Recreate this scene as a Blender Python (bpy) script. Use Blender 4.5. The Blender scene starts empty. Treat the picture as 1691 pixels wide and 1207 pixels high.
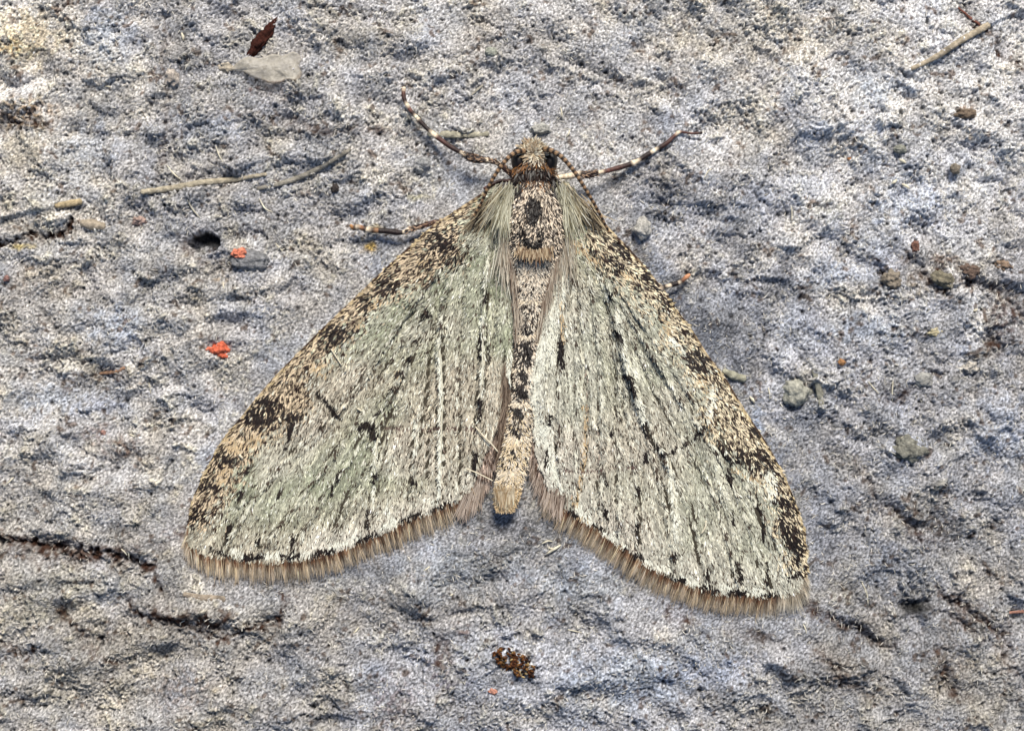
import bpy, math, random
import numpy as np
from mathutils import Vector, Matrix

# ------------------------------------------------------------------ camera, world, sun, exposure
sc = bpy.context.scene
C = sc.collection
RNG = np.random.default_rng(7)
random.seed(7)
# layout units: 1 unit = 3 mm; plan positions are written in hundredths of a unit
# measured from the plate's top left corner (u to the right, v downwards)
sc.unit_settings.scale_length = 0.003
CX, CY, K = 845.5, 603.5, 0.01
CAM_H = 34.0
cam_d = bpy.data.cameras.new("camera"); cam = bpy.data.objects.new("camera", cam_d); C.objects.link(cam)
cam.location = (0, 0, CAM_H); cam.rotation_euler = (0, 0, 0)
cam_d.sensor_width = 36; cam_d.lens = 36 * CAM_H / 16.91
cam_d.clip_start = 0.5; cam_d.clip_end = 500
sc.camera = cam

SUN_ELEV, SUN_AZ = math.radians(48), math.radians(10)     # azimuth clockwise from +Y (up in the picture)
w = bpy.data.worlds.new("World"); sc.world = w; w.use_nodes = True
nt = w.node_tree; bg = nt.nodes["Background"]
sky = nt.nodes.new("ShaderNodeTexSky"); sky.sky_type = 'NISHITA'; sky.sun_disc = False
sky.sun_elevation = SUN_ELEV; sky.sun_rotation = SUN_AZ
nt.links.new(sky.outputs[0], bg.inputs[0]); bg.inputs[1].default_value = 0.062
sd = bpy.data.lights.new("sun", 'SUN'); sun = bpy.data.objects.new("sun", sd); C.objects.link(sun)
sd.energy = 3.65; sd.angle = math.radians(20.0); sd.color = (1.0, 0.94, 0.84)
dirv = Vector((math.sin(SUN_AZ) * math.cos(SUN_ELEV), math.cos(SUN_AZ) * math.cos(SUN_ELEV), math.sin(SUN_ELEV)))
sun.rotation_euler = dirv.to_track_quat('Z', 'Y').to_euler()
sc.view_settings.view_transform = 'Standard'; sc.view_settings.look = 'None'
sc.view_settings.gamma = 1; sc.view_settings.exposure = 0.50

# ------------------------------------------------------------------ helpers
def lin(c):
    c = np.asarray(c, dtype=np.float64)
    return np.where(c <= 0.04045, c / 12.92, ((c + 0.055) / 1.055) ** 2.4)

def W(u, v): return (np.asarray(u) - CX) * K, (CY - np.asarray(v)) * K

def make_field(seed, lam, slope=0.0, aniso=1.0, ang=0.0, band=0.55):
    """periodic smooth random field, 1024x1024 cells of 2 layout steps, unit variance"""
    n = 1024
    r = np.random.default_rng(seed)
    f = np.fft.rfft2(r.standard_normal((n, n)))
    ky = np.fft.fftfreq(n, 2.0)[:, None]; kx = np.fft.rfftfreq(n, 2.0)[None, :]
    ca, sa = math.cos(ang), math.sin(ang)
    a = (kx * ca + ky * sa) * aniso; b = (-kx * sa + ky * ca)
    k = np.sqrt(a * a + b * b) + 1e-9
    k0 = 1.0 / lam
    if slope > 0: amp = np.where(k < k0, 1.0, (k0 / k) ** slope)
    else: amp = np.exp(-(np.log(k / k0) / band) ** 2)
    amp = amp / np.sqrt(k) if slope == 0 else amp
    g = np.fft.irfft2(f * amp, s=(n, n))
    return ((g - g.mean()) / g.std()).astype(np.float32)

def samp(F, u, v):
    n = F.shape[0]
    x = np.asarray(u) / 2.0; y = np.asarray(v) / 2.0
    xi = np.floor(x).astype(int); yi = np.floor(y).astype(int); fx = x - xi; fy = y - yi
    x0 = xi % n; x1 = (xi + 1) % n; y0 = yi % n; y1 = (yi + 1) % n
    return (F[y0, x0] * (1 - fx) + F[y0, x1] * fx) * (1 - fy) + (F[y1, x0] * (1 - fx) + F[y1, x1] * fx) * fy

def sstep(a, b, x):
    t = np.clip((np.asarray(x, dtype=np.float64) - a) / (b - a), 0, 1); return t * t * (3 - 2 * t)

def polydist(u, v, pts):
    """distance to a polyline and the parameter 0..1 along it"""
    u = np.asarray(u, dtype=np.float64); v = np.asarray(v, dtype=np.float64)
    if len(pts) == 1:
        return np.hypot(u - pts[0][0], v - pts[0][1]), np.zeros_like(u)
    best = np.full(u.shape, 1e9); bt = np.zeros(u.shape); n = len(pts) - 1
    for i in range(n):
        (x0, y0), (x1, y1) = pts[i][:2], pts[i + 1][:2]
        dx, dy = x1 - x0, y1 - y0; L = dx * dx + dy * dy + 1e-9
        t = np.clip(((u - x0) * dx + (v - y0) * dy) / L, 0, 1)
        d = np.hypot(u - x0 - t * dx, v - y0 - t * dy)
        m = d < best; best = np.where(m, d, best); bt = np.where(m, (i + t) / n, bt)
    return best, bt

def local_dist(u, v, pts, reach):
    """like polydist, computed only near the line (1e9 elsewhere)"""
    p = np.array([q[:2] for q in pts], dtype=float)
    m = (u > p[:, 0].min() - reach) & (u < p[:, 0].max() + reach) & (v > p[:, 1].min() - reach) & (v < p[:, 1].max() + reach)
    d = np.full(u.shape, 1e9); t = np.zeros(u.shape)
    if m.any():
        dd, tt = polydist(u[m], v[m], pts); d[m] = dd; t[m] = tt
    return d, t

def inpoly(u, v, P):
    r = np.zeros(np.shape(u), dtype=bool); n = len(P)
    for i in range(n):
        x0, y0 = P[i]; x1, y1 = P[(i + 1) % n]
        if y0 == y1: continue
        c = ((y0 > v) != (y1 > v)) & (u < (x1 - x0) * (v - y0) / (y1 - y0) + x0)
        r ^= c
    return r

def smoothline(pts, step=6.0):
    """Catmull-Rom through the points, resampled evenly"""
    P = np.array(pts, dtype=float)
    A = np.vstack([2 * P[0] - P[1], P, 2 * P[-1] - P[-2]]); out = []
    for i in range(1, len(A) - 2):
        p0, p1, p2, p3 = A[i - 1:i + 3]
        n = max(2, int(np.linalg.norm((p2 - p1)[:2]) / 3))
        t = np.linspace(0, 1, n, endpoint=False)[:, None]
        out.append(0.5 * (2 * p1 + (p2 - p0) * t + (2 * p0 - 5 * p1 + 4 * p2 - p3) * t ** 2 + (3 * p1 - p0 - 3 * p2 + p3) * t ** 3))
    out.append(P[-1:]); Q = np.vstack(out)
    s = np.concatenate([[0], np.cumsum(np.hypot(*(np.diff(Q[:, :2], axis=0).T)))])
    m = max(3, int(s[-1] / step) + 1); ss = np.linspace(0, s[-1], m)
    return np.stack([np.interp(ss, s, Q[:, k]) for k in range(Q.shape[1])], 1)

def mesh_np(name, V, F, col=None, smooth=False):
    """V (n,3); F: (m,3) or (m,4) ints; col (n,3) linear"""
    me = bpy.data.meshes.new(name); V = np.asarray(V, dtype=np.float32); F = np.asarray(F, dtype=np.int32)
    me.vertices.add(len(V)); me.vertices.foreach_set("co", V.ravel())
    k = F.shape[1]; me.loops.add(F.size); me.loops.foreach_set("vertex_index", F.ravel())
    me.polygons.add(len(F)); me.polygons.foreach_set("loop_start", np.arange(0, F.size, k, dtype=np.int32))
    me.polygons.foreach_set("loop_total", np.full(len(F), k, dtype=np.int32))
    me.polygons.foreach_set("use_smooth", np.full(len(F), smooth, dtype=bool))
    if col is not None:
        a = me.color_attributes.new("tint", 'FLOAT_COLOR', 'POINT')
        c = np.ones((len(V), 4), dtype=np.float32); c[:, :3] = np.clip(col, 0, 1); a.data.foreach_set("color", c.ravel())
    me.update(calc_edges=True); me.validate()
    return me

def link(name, me, mat, parent=None, kind=None, label=None, cat=None, group=None):
    o = bpy.data.objects.new(name, me)
    if mat and me: me.materials.append(mat) if not me.materials else None
    C.objects.link(o)
    if parent: o.parent = parent
    if kind: o['kind'] = kind
    if label: o['label'] = label
    if cat: o['category'] = cat
    if group: o['group'] = group
    return o

def merge(parts):
    V, F, Cc, o = [], [], [], 0
    for v, f, c in parts:
        V.append(v); F.append(f + o); Cc.append(c); o += len(v)
    return np.vstack(V), np.vstack(F), np.vstack(Cc)

def tube(P, rad, cols, sides=8, flat=1.0, cap=True):
    """P (n,3) world points, rad (n), cols (n,3) linear -> V,F(quads),col"""
    P = np.asarray(P, float); n = len(P); T = np.gradient(P, axis=0); T /= np.linalg.norm(T, axis=1)[:, None] + 1e-9
    up = np.array([0, 0, 1.0]); S = np.cross(T, up); S /= np.linalg.norm(S, axis=1)[:, None] + 1e-9; U = np.cross(S, T)
    a = np.linspace(0, 2 * np.pi, sides, endpoint=False)
    R = np.asarray(rad, float)
    V = (P[:, None, :] + R[:, None, None] * (np.cos(a)[None, :, None] * S[:, None, :] + flat * np.sin(a)[None, :, None] * U[:, None, :])).reshape(-1, 3)
    F = []
    for i in range(n - 1):
        for j in range(sides):
            k = (j + 1) % sides; F.append((i * sides + j, i * sides + k, (i + 1) * sides + k, (i + 1) * sides + j))
    col = np.repeat(np.asarray(cols, float).reshape(n, 3), sides, 0)
    if cap:
        e = len(V); V = np.vstack([V, P[0] - T[0] * R[0] * .6, P[-1] + T[-1] * R[-1] * .6]); col = np.vstack([col, cols[0], cols[-1]])
        for j in range(0, sides, 2):
            F.append((e, (j + 2) % sides, j + 1, j)); b = (n - 1) * sides; F.append((e + 1, b + j, b + j + 1, b + (j + 2) % sides))
    return V, np.array(F), col

def blades(u, v, z, ang, pitch, roll, ln, wd, col, tipcol=None, curve=0.0, taper=0.25, mid=0.6):
    """many small scale / hair shapes. u,v,z root; ang = direction in plan (radians, world, ccw from +X)"""
    n = len(u); X, Y = W(u, v)
    B = lambda a: np.broadcast_to(np.asarray(a, dtype=float), (n,))
    ang, pitch, roll, ln, wd, z, curve = map(B, (ang, pitch, roll, ln, wd, z, curve))
    D = np.stack([np.cos(ang) * np.cos(pitch), np.sin(ang) * np.cos(pitch), np.sin(pitch)], 1)
    S0 = np.stack([-np.sin(ang), np.cos(ang), np.zeros(n)], 1); N = np.cross(D, S0)
    S = S0 * np.cos(roll)[:, None] + N * np.sin(roll)[:, None]
    R = np.stack([X, Y, z], 1); L = ln[:, None]; Wd = wd[:, None] * .5; cv = (curve * ln)[:, None]
    bend = S0 * cv - np.array([0, 0, 1.]) * (np.abs(cv) * .2)
    a0 = R - S * Wd * taper; a1 = R + S * Wd * taper
    M = R + D * L * mid + bend * .45
    b0 = M - S * Wd; b1 = M + S * Wd
    T = R + D * L + bend * 1.3 - np.array([0, 0, 1.]) * L * 0.05
    t0 = T - S * Wd * .3; t1 = T + S * Wd * .3
    V = np.stack([a0, a1, b1, t1, t0, b0], 1).reshape(-1, 3)
    base = (np.arange(n) * 6)[:, None]
    F = np.concatenate([base + np.array([[0, 1, 2, 5]]), base + np.array([[5, 2, 3, 4]])], 1).reshape(-1, 4)
    if tipcol is None: tipcol = col
    cc = np.stack([col * .8, col * .8, col, tipcol, tipcol, col], 1).reshape(-1, 3)
    return V, F, cc

# ------------------------------------------------------------------ materials
def tint_mat(name, rough=0.6, spec=0.3, grain=0.0, gscale=30.0, bump=0.0, bscale=40.0, translucent=0.0, sheen=0.0, fixed=None, alpha=None, stretch=None):
    m = bpy.data.materials.new(name); m.use_nodes = True; t = m.node_tree; b = t.nodes["Principled BSDF"]
    b.inputs["Roughness"].default_value = rough; b.inputs["Specular IOR Level"].default_value = spec
    if fixed is None:
        a = t.nodes.new("ShaderNodeVertexColor"); a.layer_name = "tint"; src = a.outputs[0]
    else:
        a = t.nodes.new("ShaderNodeRGB"); a.outputs[0].default_value = (*lin(fixed), 1); src = a.outputs[0]
    tc = t.nodes.new("ShaderNodeTexCoord"); co = tc.outputs["Object"]
    if stretch:
        mp = t.nodes.new("ShaderNodeMapping"); mp.inputs["Scale"].default_value = stretch[:3]; mp.inputs["Rotation"].default_value = (0, 0, stretch[3]); t.links.new(co, mp.inputs[0]); co = mp.outputs[0]
    if grain > 0:
        n = t.nodes.new("ShaderNodeTexNoise"); n.inputs["Scale"].default_value = gscale; n.inputs["Detail"].default_value = 5; n.inputs["Roughness"].default_value = .7
        t.links.new(co, n.inputs["Vector"])
        mr = t.nodes.new("ShaderNodeMapRange"); mr.inputs[1].default_value = .3; mr.inputs[2].default_value = .7
        mr.inputs[3].default_value = 1 - grain; mr.inputs[4].default_value = 1 + grain; t.links.new(n.outputs[0], mr.inputs[0])
        mx = t.nodes.new("ShaderNodeVectorMath"); mx.operation = 'SCALE'; t.links.new(src, mx.inputs[0]); t.links.new(mr.outputs[0], mx.inputs["Scale"]); src = mx.outputs[0]
    t.links.new(src, b.inputs["Base Color"])
    if bump > 0:
        n = t.nodes.new("ShaderNodeTexNoise"); n.inputs["Scale"].default_value = bscale; n.inputs["Detail"].default_value = 6; n.inputs["Roughness"].default_value = .65
        t.links.new(co, n.inputs["Vector"]); bp = t.nodes.new("ShaderNodeBump"); bp.inputs["Strength"].default_value = 1; bp.inputs["Distance"].default_value = bump
        t.links.new(n.outputs[0], bp.inputs["Height"]); t.links.new(bp.outputs[0], b.inputs["Normal"])
    if alpha is not None:
        b.inputs["Alpha"].default_value = alpha
    if translucent > 0:
        out = t.nodes["Material Output"]; tr = t.nodes.new("ShaderNodeBsdfTranslucent"); t.links.new(src, tr.inputs[0])
        mx = t.nodes.new("ShaderNodeMixShader"); mx.inputs[0].default_value = translucent
        t.links.new(b.outputs[0], mx.inputs[1]); t.links.new(tr.outputs[0], mx.inputs[2]); t.links.new(mx.outputs[0], out.inputs[0])
    return m

M_ground = tint_mat("weathered_stone", rough=.85, spec=.25, grain=.42, gscale=24, bump=.05, bscale=22)
M_scale = tint_mat("moth_scale", rough=.5, spec=.35)
M_hair = tint_mat("moth_hair", rough=.45, spec=.4, translucent=.25)
M_memb = tint_mat("wing_membrane", rough=.6, spec=.2, grain=.2)
M_body = tint_mat("chitin", rough=.5, spec=.3, grain=.3, bump=.02, bscale=40)
M_leg = tint_mat("leg_chitin", rough=.4, spec=.4, grain=.25, gscale=40, bump=.01, bscale=60)
M_eye = tint_mat("eye", rough=.4, spec=.4, fixed=(.07, .05, .045), bump=.004, bscale=90)
M_fibre = tint_mat("pale_fibre", rough=.6, spec=.3, translucent=.2)
M_grit = tint_mat("grit", rough=.85, spec=.2, grain=.5, gscale=16, bump=.06, bscale=20)
M_straw = tint_mat("straw", rough=.75, spec=.2, grain=.45, gscale=14, bump=.04, bscale=14)
M_film = tint_mat("resin_film", rough=.35, spec=.5, grain=.3, gscale=9, bump=.03, bscale=9, alpha=.5)

# ------------------------------------------------------------------ fields
F400 = make_field(1, 420, band=.6); F180 = make_field(2, 180, band=.5); F70 = make_field(3, 70, band=.5)
F30 = make_field(4, 30, band=.45); F14 = make_field(5, 14, band=.4); F7 = make_field(6, 7.5, band=.35)
FA = make_field(8, 46, aniso=2.6, ang=math.radians(35), band=.5)      # streaks falling to the right
FB = make_field(9, 46, aniso=2.6, ang=math.radians(-4), band=.5)      # near level streaks
G120 = make_field(10, 120, band=.6); G40 = make_field(11, 40, band=.5); G9 = make_field(12, 9, band=.4)
N5 = make_field(13, 6.5, band=.75); N5b = make_field(14, 6.0, band=.7)

PIT = np.zeros((1024, 1024), dtype=np.float32)                         # small round holes left by air bubbles
_r = np.random.default_rng(21); _yy, _xx = np.mgrid[-4:5, -4:5]
for _k in range(7500):
    _x, _y = _r.uniform(0, 1024, 2); _s = .72 + 1.4 * _r.random() ** 5; _a = _r.uniform(.6, 1)
    _ix, _iy = int(_x), int(_y); _q = np.exp(-(((_xx + _ix - _x) ** 2 + (_yy + _iy - _y) ** 2) / (_s * _s)) ** 1.3) * _a
    PIT[(_yy + _iy) % 1024, (_xx + _ix) % 1024] = np.maximum(PIT[(_yy + _iy) % 1024, (_xx + _ix) % 1024], _q)

# ------------------------------------------------------------------ ground relief
# cracks and gouges: (points, half width, depth, stain 0..1)
CRACKS = [
 ([(-30, 412), (0, 405), (30, 401), (48, 392), (66, 398), (95, 388), (112, 376), (130, 370)], 3.2, .10, 1.0),
 ([(-30, 880), (0, 888), (60, 897), (120, 905), (175, 914), (215, 925), (250, 938), (258, 955), (262, 978)], 5.5, .11, 1.0),
 ([(-30, 890), (40, 898), (110, 906), (160, 918), (215, 922)], 12.0, .04, .9),
 ([(100, 925), (150, 928), (200, 930)], 5, .05, .5),
 ([(207, 990), (222, 1010), (250, 1025), (290, 1031), (330, 1036), (360, 1049), (395, 1046), (430, 1035), (462, 1020), (475, 1005), (466, 985)], 3.4, .08, 1.0),
 ([(262, 1020), (300, 1024), (350, 1030), (372, 1020)], 9, .07, .9),
 ([(262, 900), (285, 886), (305, 872)], 3.5, .04, .6),
 ([(100, 992), (98, 1006), (112, 1020), (125, 1040), (145, 1065), (165, 1085), (190, 1098), (205, 1100)], 4, .05, .7),
 ([(-20, 1050), (0, 1057), (25, 1075), (45, 1084), (65, 1062)], 4, .05, .7),
 ([(272, -20), (275, 60), (274, 120), (276, 180), (268, 240), (264, 300)], 4.0, .045, .35),
 ([(0, 192), (15, 203), (45, 205), (80, 210)], 6, .09, .7),
 ([(100, 2), (125, 9), (150, 5), (170, 0)], 4, .06, .8),
 ([(1320, 985), (1335, 1000), (1350, 1015), (1375, 1022), (1400, 1035), (1425, 1045), (1450, 1060), (1470, 1065)], 6, .10, .7),
 ([(1548, 975), (1575, 990), (1600, 1005), (1630, 1028), (1650, 1052), (1662, 1062)], 6, .10, .7),
 ([(1560, 1010), (1600, 1040), (1640, 1068)], 5, .07, .4),
 ([(1468, 832), (1485, 850), (1505, 868), (1520, 890)], 5, .08, .6),
 ([(1415, 755), (1430, 790), (1450, 830), (1462, 865)], 5, .07, .45),
 ([(1440, 435), (1455, 455), (1475, 475)], 5, .08, .7),
 ([(1545, 440), (1575, 460), (1595, 470), (1625, 470), (1650, 478), (1672, 500), (1690, 520)], 8, .10, .7),
 ([(1500, 430), (1520, 455), (1545, 475), (1560, 490)], 7, .10, .65),
 ([(1590, 15), (1620, 40), (1645, 62), (1660, 90), (1691, 118)], 4, .06, .7),
 ([(1640, 585), (1630, 560), (1655, 570)], 6, .10, .7),
 ([(1518, 640), (1480, 655), (1445, 650)], 5, .05, .6),
 ([(1290, 1060), (1260, 1050), (1200, 1045)], 4, .04, .4),
 ([(1100, 1008), (1120, 1022), (1150, 1030)], 5, .06, .7),
 ([(812, 915), (820, 935), (830, 955)], 4, .04, .3),
 ([(725, 1050), (722, 1070), (730, 1090), (715, 1100)], 5, .03, .7),
 ([(1350, 1075), (1370, 1095), (1400, 1125), (1430, 1145)], 6, .06, .5),
 ([(1540, 1080), (1560, 1105), (1570, 1130), (1590, 1150)], 7, .07, .6),
 ([(1655, 1075), (1660, 1095), (1672, 1118)], 5, .07, .5),
 ([(470, 200), (520, 215), (570, 214), (620, 214)], 5, .05, .5),
 ([(100, 640), (140, 628), (180, 622), (210, 612)], 5, .03, .45),
 ([(300, 400), (320, 420), (335, 432)], 4, .04, .6),
]
# straight stick marks / raised strips: raised ridge (points, half width, height)
LEDGES = [ ([(-30, 868), (60, 876), (150, 892), (250, 905), (300, 885)], 15, .06), ([(215, 1005), (300, 1015), (400, 1020), (460, 1000)], 16, .07), ([(1340, 975), (1400, 1010), (1460, 1035)], 16, .08),
 ([(1560, 960), (1620, 990), (1665, 1030)], 16, .09), ([(-20, 170), (40, 180), (90, 190)], 18, .08), ([(-20, 385), (60, 375), (120, 355)], 16, .09), ([(1450, 420), (1490, 455)], 16, .08), ([(1550, 420), (1620, 450), (1680, 480)], 16, .07),
 ([(1480, 820), (1530, 870)], 14, .07), ([(1290, 1085), (1330, 1120)], 16, .06), ([(1380, 1070), (1440, 1120)], 16, .06), ([(480, 190), (600, 200)], 12, .05), ([(1500, 720), (1600, 790)], 20, .05), ([(1240, 860), (1300, 1100)], 1, .0)]
RIDGES = [
 ([(1498, 120), (1560, 85), (1620, 45), (1660, 25), (1700, 14)], 4.5, .06),
 ([(0, 362), (50, 348), (95, 338), (135, 334)], 5, .07),
 ([(128, 370), (172, 375)], 8, .06), ([(1340, 600), (1352, 640), (1357, 672)], 5, .05),
 ([(1425, 790), (1440, 830), (1455, 860)], 4, .05), ([(210, 1000), (290, 1010), (370, 1016)], 14, .03),
]
# hollows and lumps: (u, v, radius u, radius v, height)
LUMPS = [
 (1512, 1008, 22, 14, -.22), (1345, 650, 8, 30, .03),
 (395, 428, 40, 20, .09), (1390, 370, 30, 26, .10), (1365, 360, 24, 18, .06), (1275, 1095, 28, 24, .10),
 (1255, 700, 18, 60, -.04), (1430, 560, 80, 40, -.05), (1060, 380, 14, 12, .16), (890, 215, 22, 12, .10),
 (800, 95, 26, 16, .08), (1500, 745, 38, 30, .09), (620, 322, 60, 10, .07), (690, 325, 24, 9, .05),
 (55, 65, 60, 50, .18), (20, 165, 50, 22, .16), (30, 240, 60, 40, .16), (1290, 1090, 26, 30, .10), (1415, 1070, 50, 24, -.12), (1560, 1100, 30, 60, -.10), (1620, 1035, 70, 22, -.10), (1640, 700, 50, 40, .10), (1480, 1130, 60, 30, .10), (1180, 120, 60, 24, .05), (1700, 560, 40, 70, -.10), (1620, 480, 60, 20, -.08), (240, 30, 60, 40, -.05), (150, 655, 90, 45, -.06), (100, 490, 60, 30, -.05),
 (170, 200, 70, 80, -.05), (1110, 340, 60, 60, -.12), (1105, 510, 40, 30, -.08), (1545, 190, 60, 40, -.03), (1580, 280, 20, 14, .08),
 (1420, 1040, 50, 30, -.06), (960, 930, 120, 40, -.03), (50, 1040, 60, 25, .06), (700, 270, 16, 12, .07), (700, 190, 30, 12, .03),
]
MOTH_P = [(830, 230), (940, 230), (1030, 400), (1190, 610), (1345, 930), (1320, 1010), (1080, 990), (900, 870), (760, 880), (560, 965), (320, 940), (300, 870), (420, 640), (600, 470)]
ST_MOTH = smoothline(MOTH_P + [MOTH_P[0]], 20)[:, :2].tolist()

# soft patches of stone colour, and of shade painted in around the moth: (u, v, ru, rv, (r,g,b) sRGB, strength)
BLUE = (.65, .68, .74); WARM = (.72, .69, .63); BRN = (.36, .29, .24); GREY = (.60, .60, .61); OCH = (.66, .56, .34)
PATCH = [
 (50, 60, 70, 60, (.82, .77, .68), .8), (20, 80, 30, 14, (.80, .70, .50), .6), (40, 190, 60, 30, (.62, .50, .36), .7), (40, 250, 60, 50, WARM, .6),
 (180, 60, 60, 50, BLUE, .8), (150, 240, 50, 60, BLUE, .7), (230, 150, 60, 60, GREY, .5), (430, 195, 60, 18, (.42, .42, .46), .7),
 (360, 210, 60, 20, BLUE, .6), (560, 60, 60, 60, WARM, .4), (900, 100, 180, 70, (.68, .68, .70), .5), (1250, 60, 200, 60, WARM, .5), (1600, 180, 100, 70, (.78, .77, .76), .6),
 (1460, 150, 60, 30, (.75, .78, .83), .7), (1380, 215, 70, 16, (.70, .74, .82), .5), (1500, 330, 80, 50, (.70, .74, .82), .6), (1390, 450, 60, 25, BLUE, .7),
 (1430, 545, 60, 30, (.70, .73, .78), .8), (1250, 710, 14, 60, (.62, .67, .75), .8), (1285, 790, 16, 50, (.62, .66, .73), .7), (1110, 330, 70, 60, (.44, .45, .50), .6),  # last entry: shade painted in right of the moth's shoulder
 (1110, 500, 50, 50, (.40, .42, .47), .7), (1080, 440, 30, 40, (.46, .50, .58), .5), (1200, 560, 80, 40, (.50, .52, .56), .5),  # shade painted along the right wing's front edge
 (1500, 640, 130, 60, (.60, .60, .62), .5), (1650, 700, 50, 80, (.66, .70, .78), .6), (1540, 870, 55, 45, (.34, .29, .26), .8), (1660, 540, 34, 50, (.33, .29, .29), .8), (1520, 1000, 40, 26, (.26, .24, .23), .8), (1610, 1020, 60, 26, (.40, .35, .32), .7), (1400, 1030, 50, 20, (.34, .31, .30), .7), (1340, 1000, 30, 14, (.25, .21, .19), .8), (130, 912, 110, 14, (.36, .26, .20), .8), (1490, 940, 60, 60, (.58, .62, .70), .5),
 (1400, 1100, 60, 40, (.38, .34, .30), .6), (1560, 1090, 50, 60, (.46, .42, .38), .6), (1620, 1160, 70, 40, (.66, .64, .60), .5),
 (90, 655, 60, 30, (.74, .77, .83), .8), (160, 670, 50, 20, (.66, .70, .80), .6), (190, 540, 60, 40, (.64, .69, .78), .6), (280, 450, 40, 30, (.46, .49, .55), .6), (80, 470, 90, 30, (.48, .44, .42), .5),
 (200, 740, 30, 22, (.36, .25, .20), .8), (160, 715, 26, 18, (.46, .34, .28), .5), (40, 700, 60, 20, (.76, .78, .84), .5), (30, 780, 60, 40, (.62, .60, .56), .5),
 (240, 1050, 200, 60, (.60, .58, .55), .5), (120, 960, 100, 30, (.68, .67, .62), .5), (60, 1010, 60, 30, (.74, .72, .64), .5), (50, 850, 50, 40, (.62, .62, .62), .5),
 (760, 940, 120, 50, (.63, .66, .70), .6), (960, 960, 80, 50, (.66, .69, .73), .6), (850, 870, 90, 22, (.36, .36, .37), .8), (1050, 1120, 120, 60, (.68, .72, .78), .6),  # the dark entry is shade painted below the tail
 (1180, 1100, 80, 50, (.64, .67, .74), .6), (730, 1090, 26, 40, (.38, .30, .30), .7), (765, 1045, 18, 14, (.45, .34, .28), .7), (650, 1160, 40, 50, (.50, .40, .40), .5), (745, 1125, 40, 12, (.34, .33, .42), .6),
 (300, 1140, 60, 40, (.55, .47, .42), .5), (130, 1130, 120, 50, (.64, .62, .58), .5), (395, 435, 45, 12, (.40, .32, .26), .7), (370, 460, 22, 10, (.50, .40, .24), .6),
 (610, 408, 14, 14, (.72, .60, .30), .9), (620, 378, 20, 8, (.76, .70, .56), .8), (690, 325, 18, 7, (.62, .60, .44), .8), (35, 407, 28, 7, (.76, .68, .38), .8), (330, 300, 60, 30, (.60, .58, .57), .3),
 (1510, 470, 30, 22, (.42, .36, .28), .7), (1595, 185, 20, 12, (.40, .28, .16), .8), (1560, 430, 30, 12, (.44, .32, .24), .7), (1655, 520, 30, 30, (.42, .36, .36), .6),
 (1370, 350, 34, 26, (.48, .48, .44), .6), (1410, 372, 14, 10, (.38, .26, .16), .7), (1300, 80, 14, 9, (.36, .30, .26), .7), (1145, 90, 16, 9, (.40, .36, .33), .7), (1195, 120, 10, 7, (.30, .28, .26), .7),
 (1600, 650, 20, 10, (.5, .45, .4), .4), (500, 320, 20, 8, (.45, .36, .32), .6), (460, 330, 40, 8, (.5, .48, .42), .4), (620, 215, 50, 8, (.42, .34, .28), .6), (430, 150, 26, 8, (.35, .22, .18), .8),
 (480, 160, 30, 12, (.45, .40, .38), .6), (300, 880, 30, 12, (.45, .34, .28), .6), (330, 1025, 60, 16, (.38, .35, .35), .6), (470, 900, 10, 10, (.4, .4, .4), .3),
 (570, 1010, 50, 30, (.46, .43, .40), .5), (90, 30, 30, 30, (.60, .62, .66), .3),
]

# broad pale and dark drift, light and shade painted into the stone, and its warmth, on a coarse 8 x 6 lattice
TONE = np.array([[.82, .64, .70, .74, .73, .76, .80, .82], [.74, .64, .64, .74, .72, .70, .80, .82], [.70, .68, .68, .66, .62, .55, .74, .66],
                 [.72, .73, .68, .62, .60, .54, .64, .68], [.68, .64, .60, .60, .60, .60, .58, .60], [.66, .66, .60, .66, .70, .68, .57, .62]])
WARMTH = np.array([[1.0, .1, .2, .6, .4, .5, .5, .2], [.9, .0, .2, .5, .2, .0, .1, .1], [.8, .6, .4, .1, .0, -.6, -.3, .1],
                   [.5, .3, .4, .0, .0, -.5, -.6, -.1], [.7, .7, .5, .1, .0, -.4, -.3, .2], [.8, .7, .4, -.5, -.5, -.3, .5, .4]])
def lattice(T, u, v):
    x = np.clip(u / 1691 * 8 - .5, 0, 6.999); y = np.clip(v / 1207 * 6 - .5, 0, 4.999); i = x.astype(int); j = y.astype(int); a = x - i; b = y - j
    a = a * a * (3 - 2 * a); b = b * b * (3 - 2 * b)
    return (T[j, i] * (1 - a) + T[j, i + 1] * a) * (1 - b) + (T[j + 1, i] * (1 - a) + T[j + 1, i + 1] * a) * b

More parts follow.
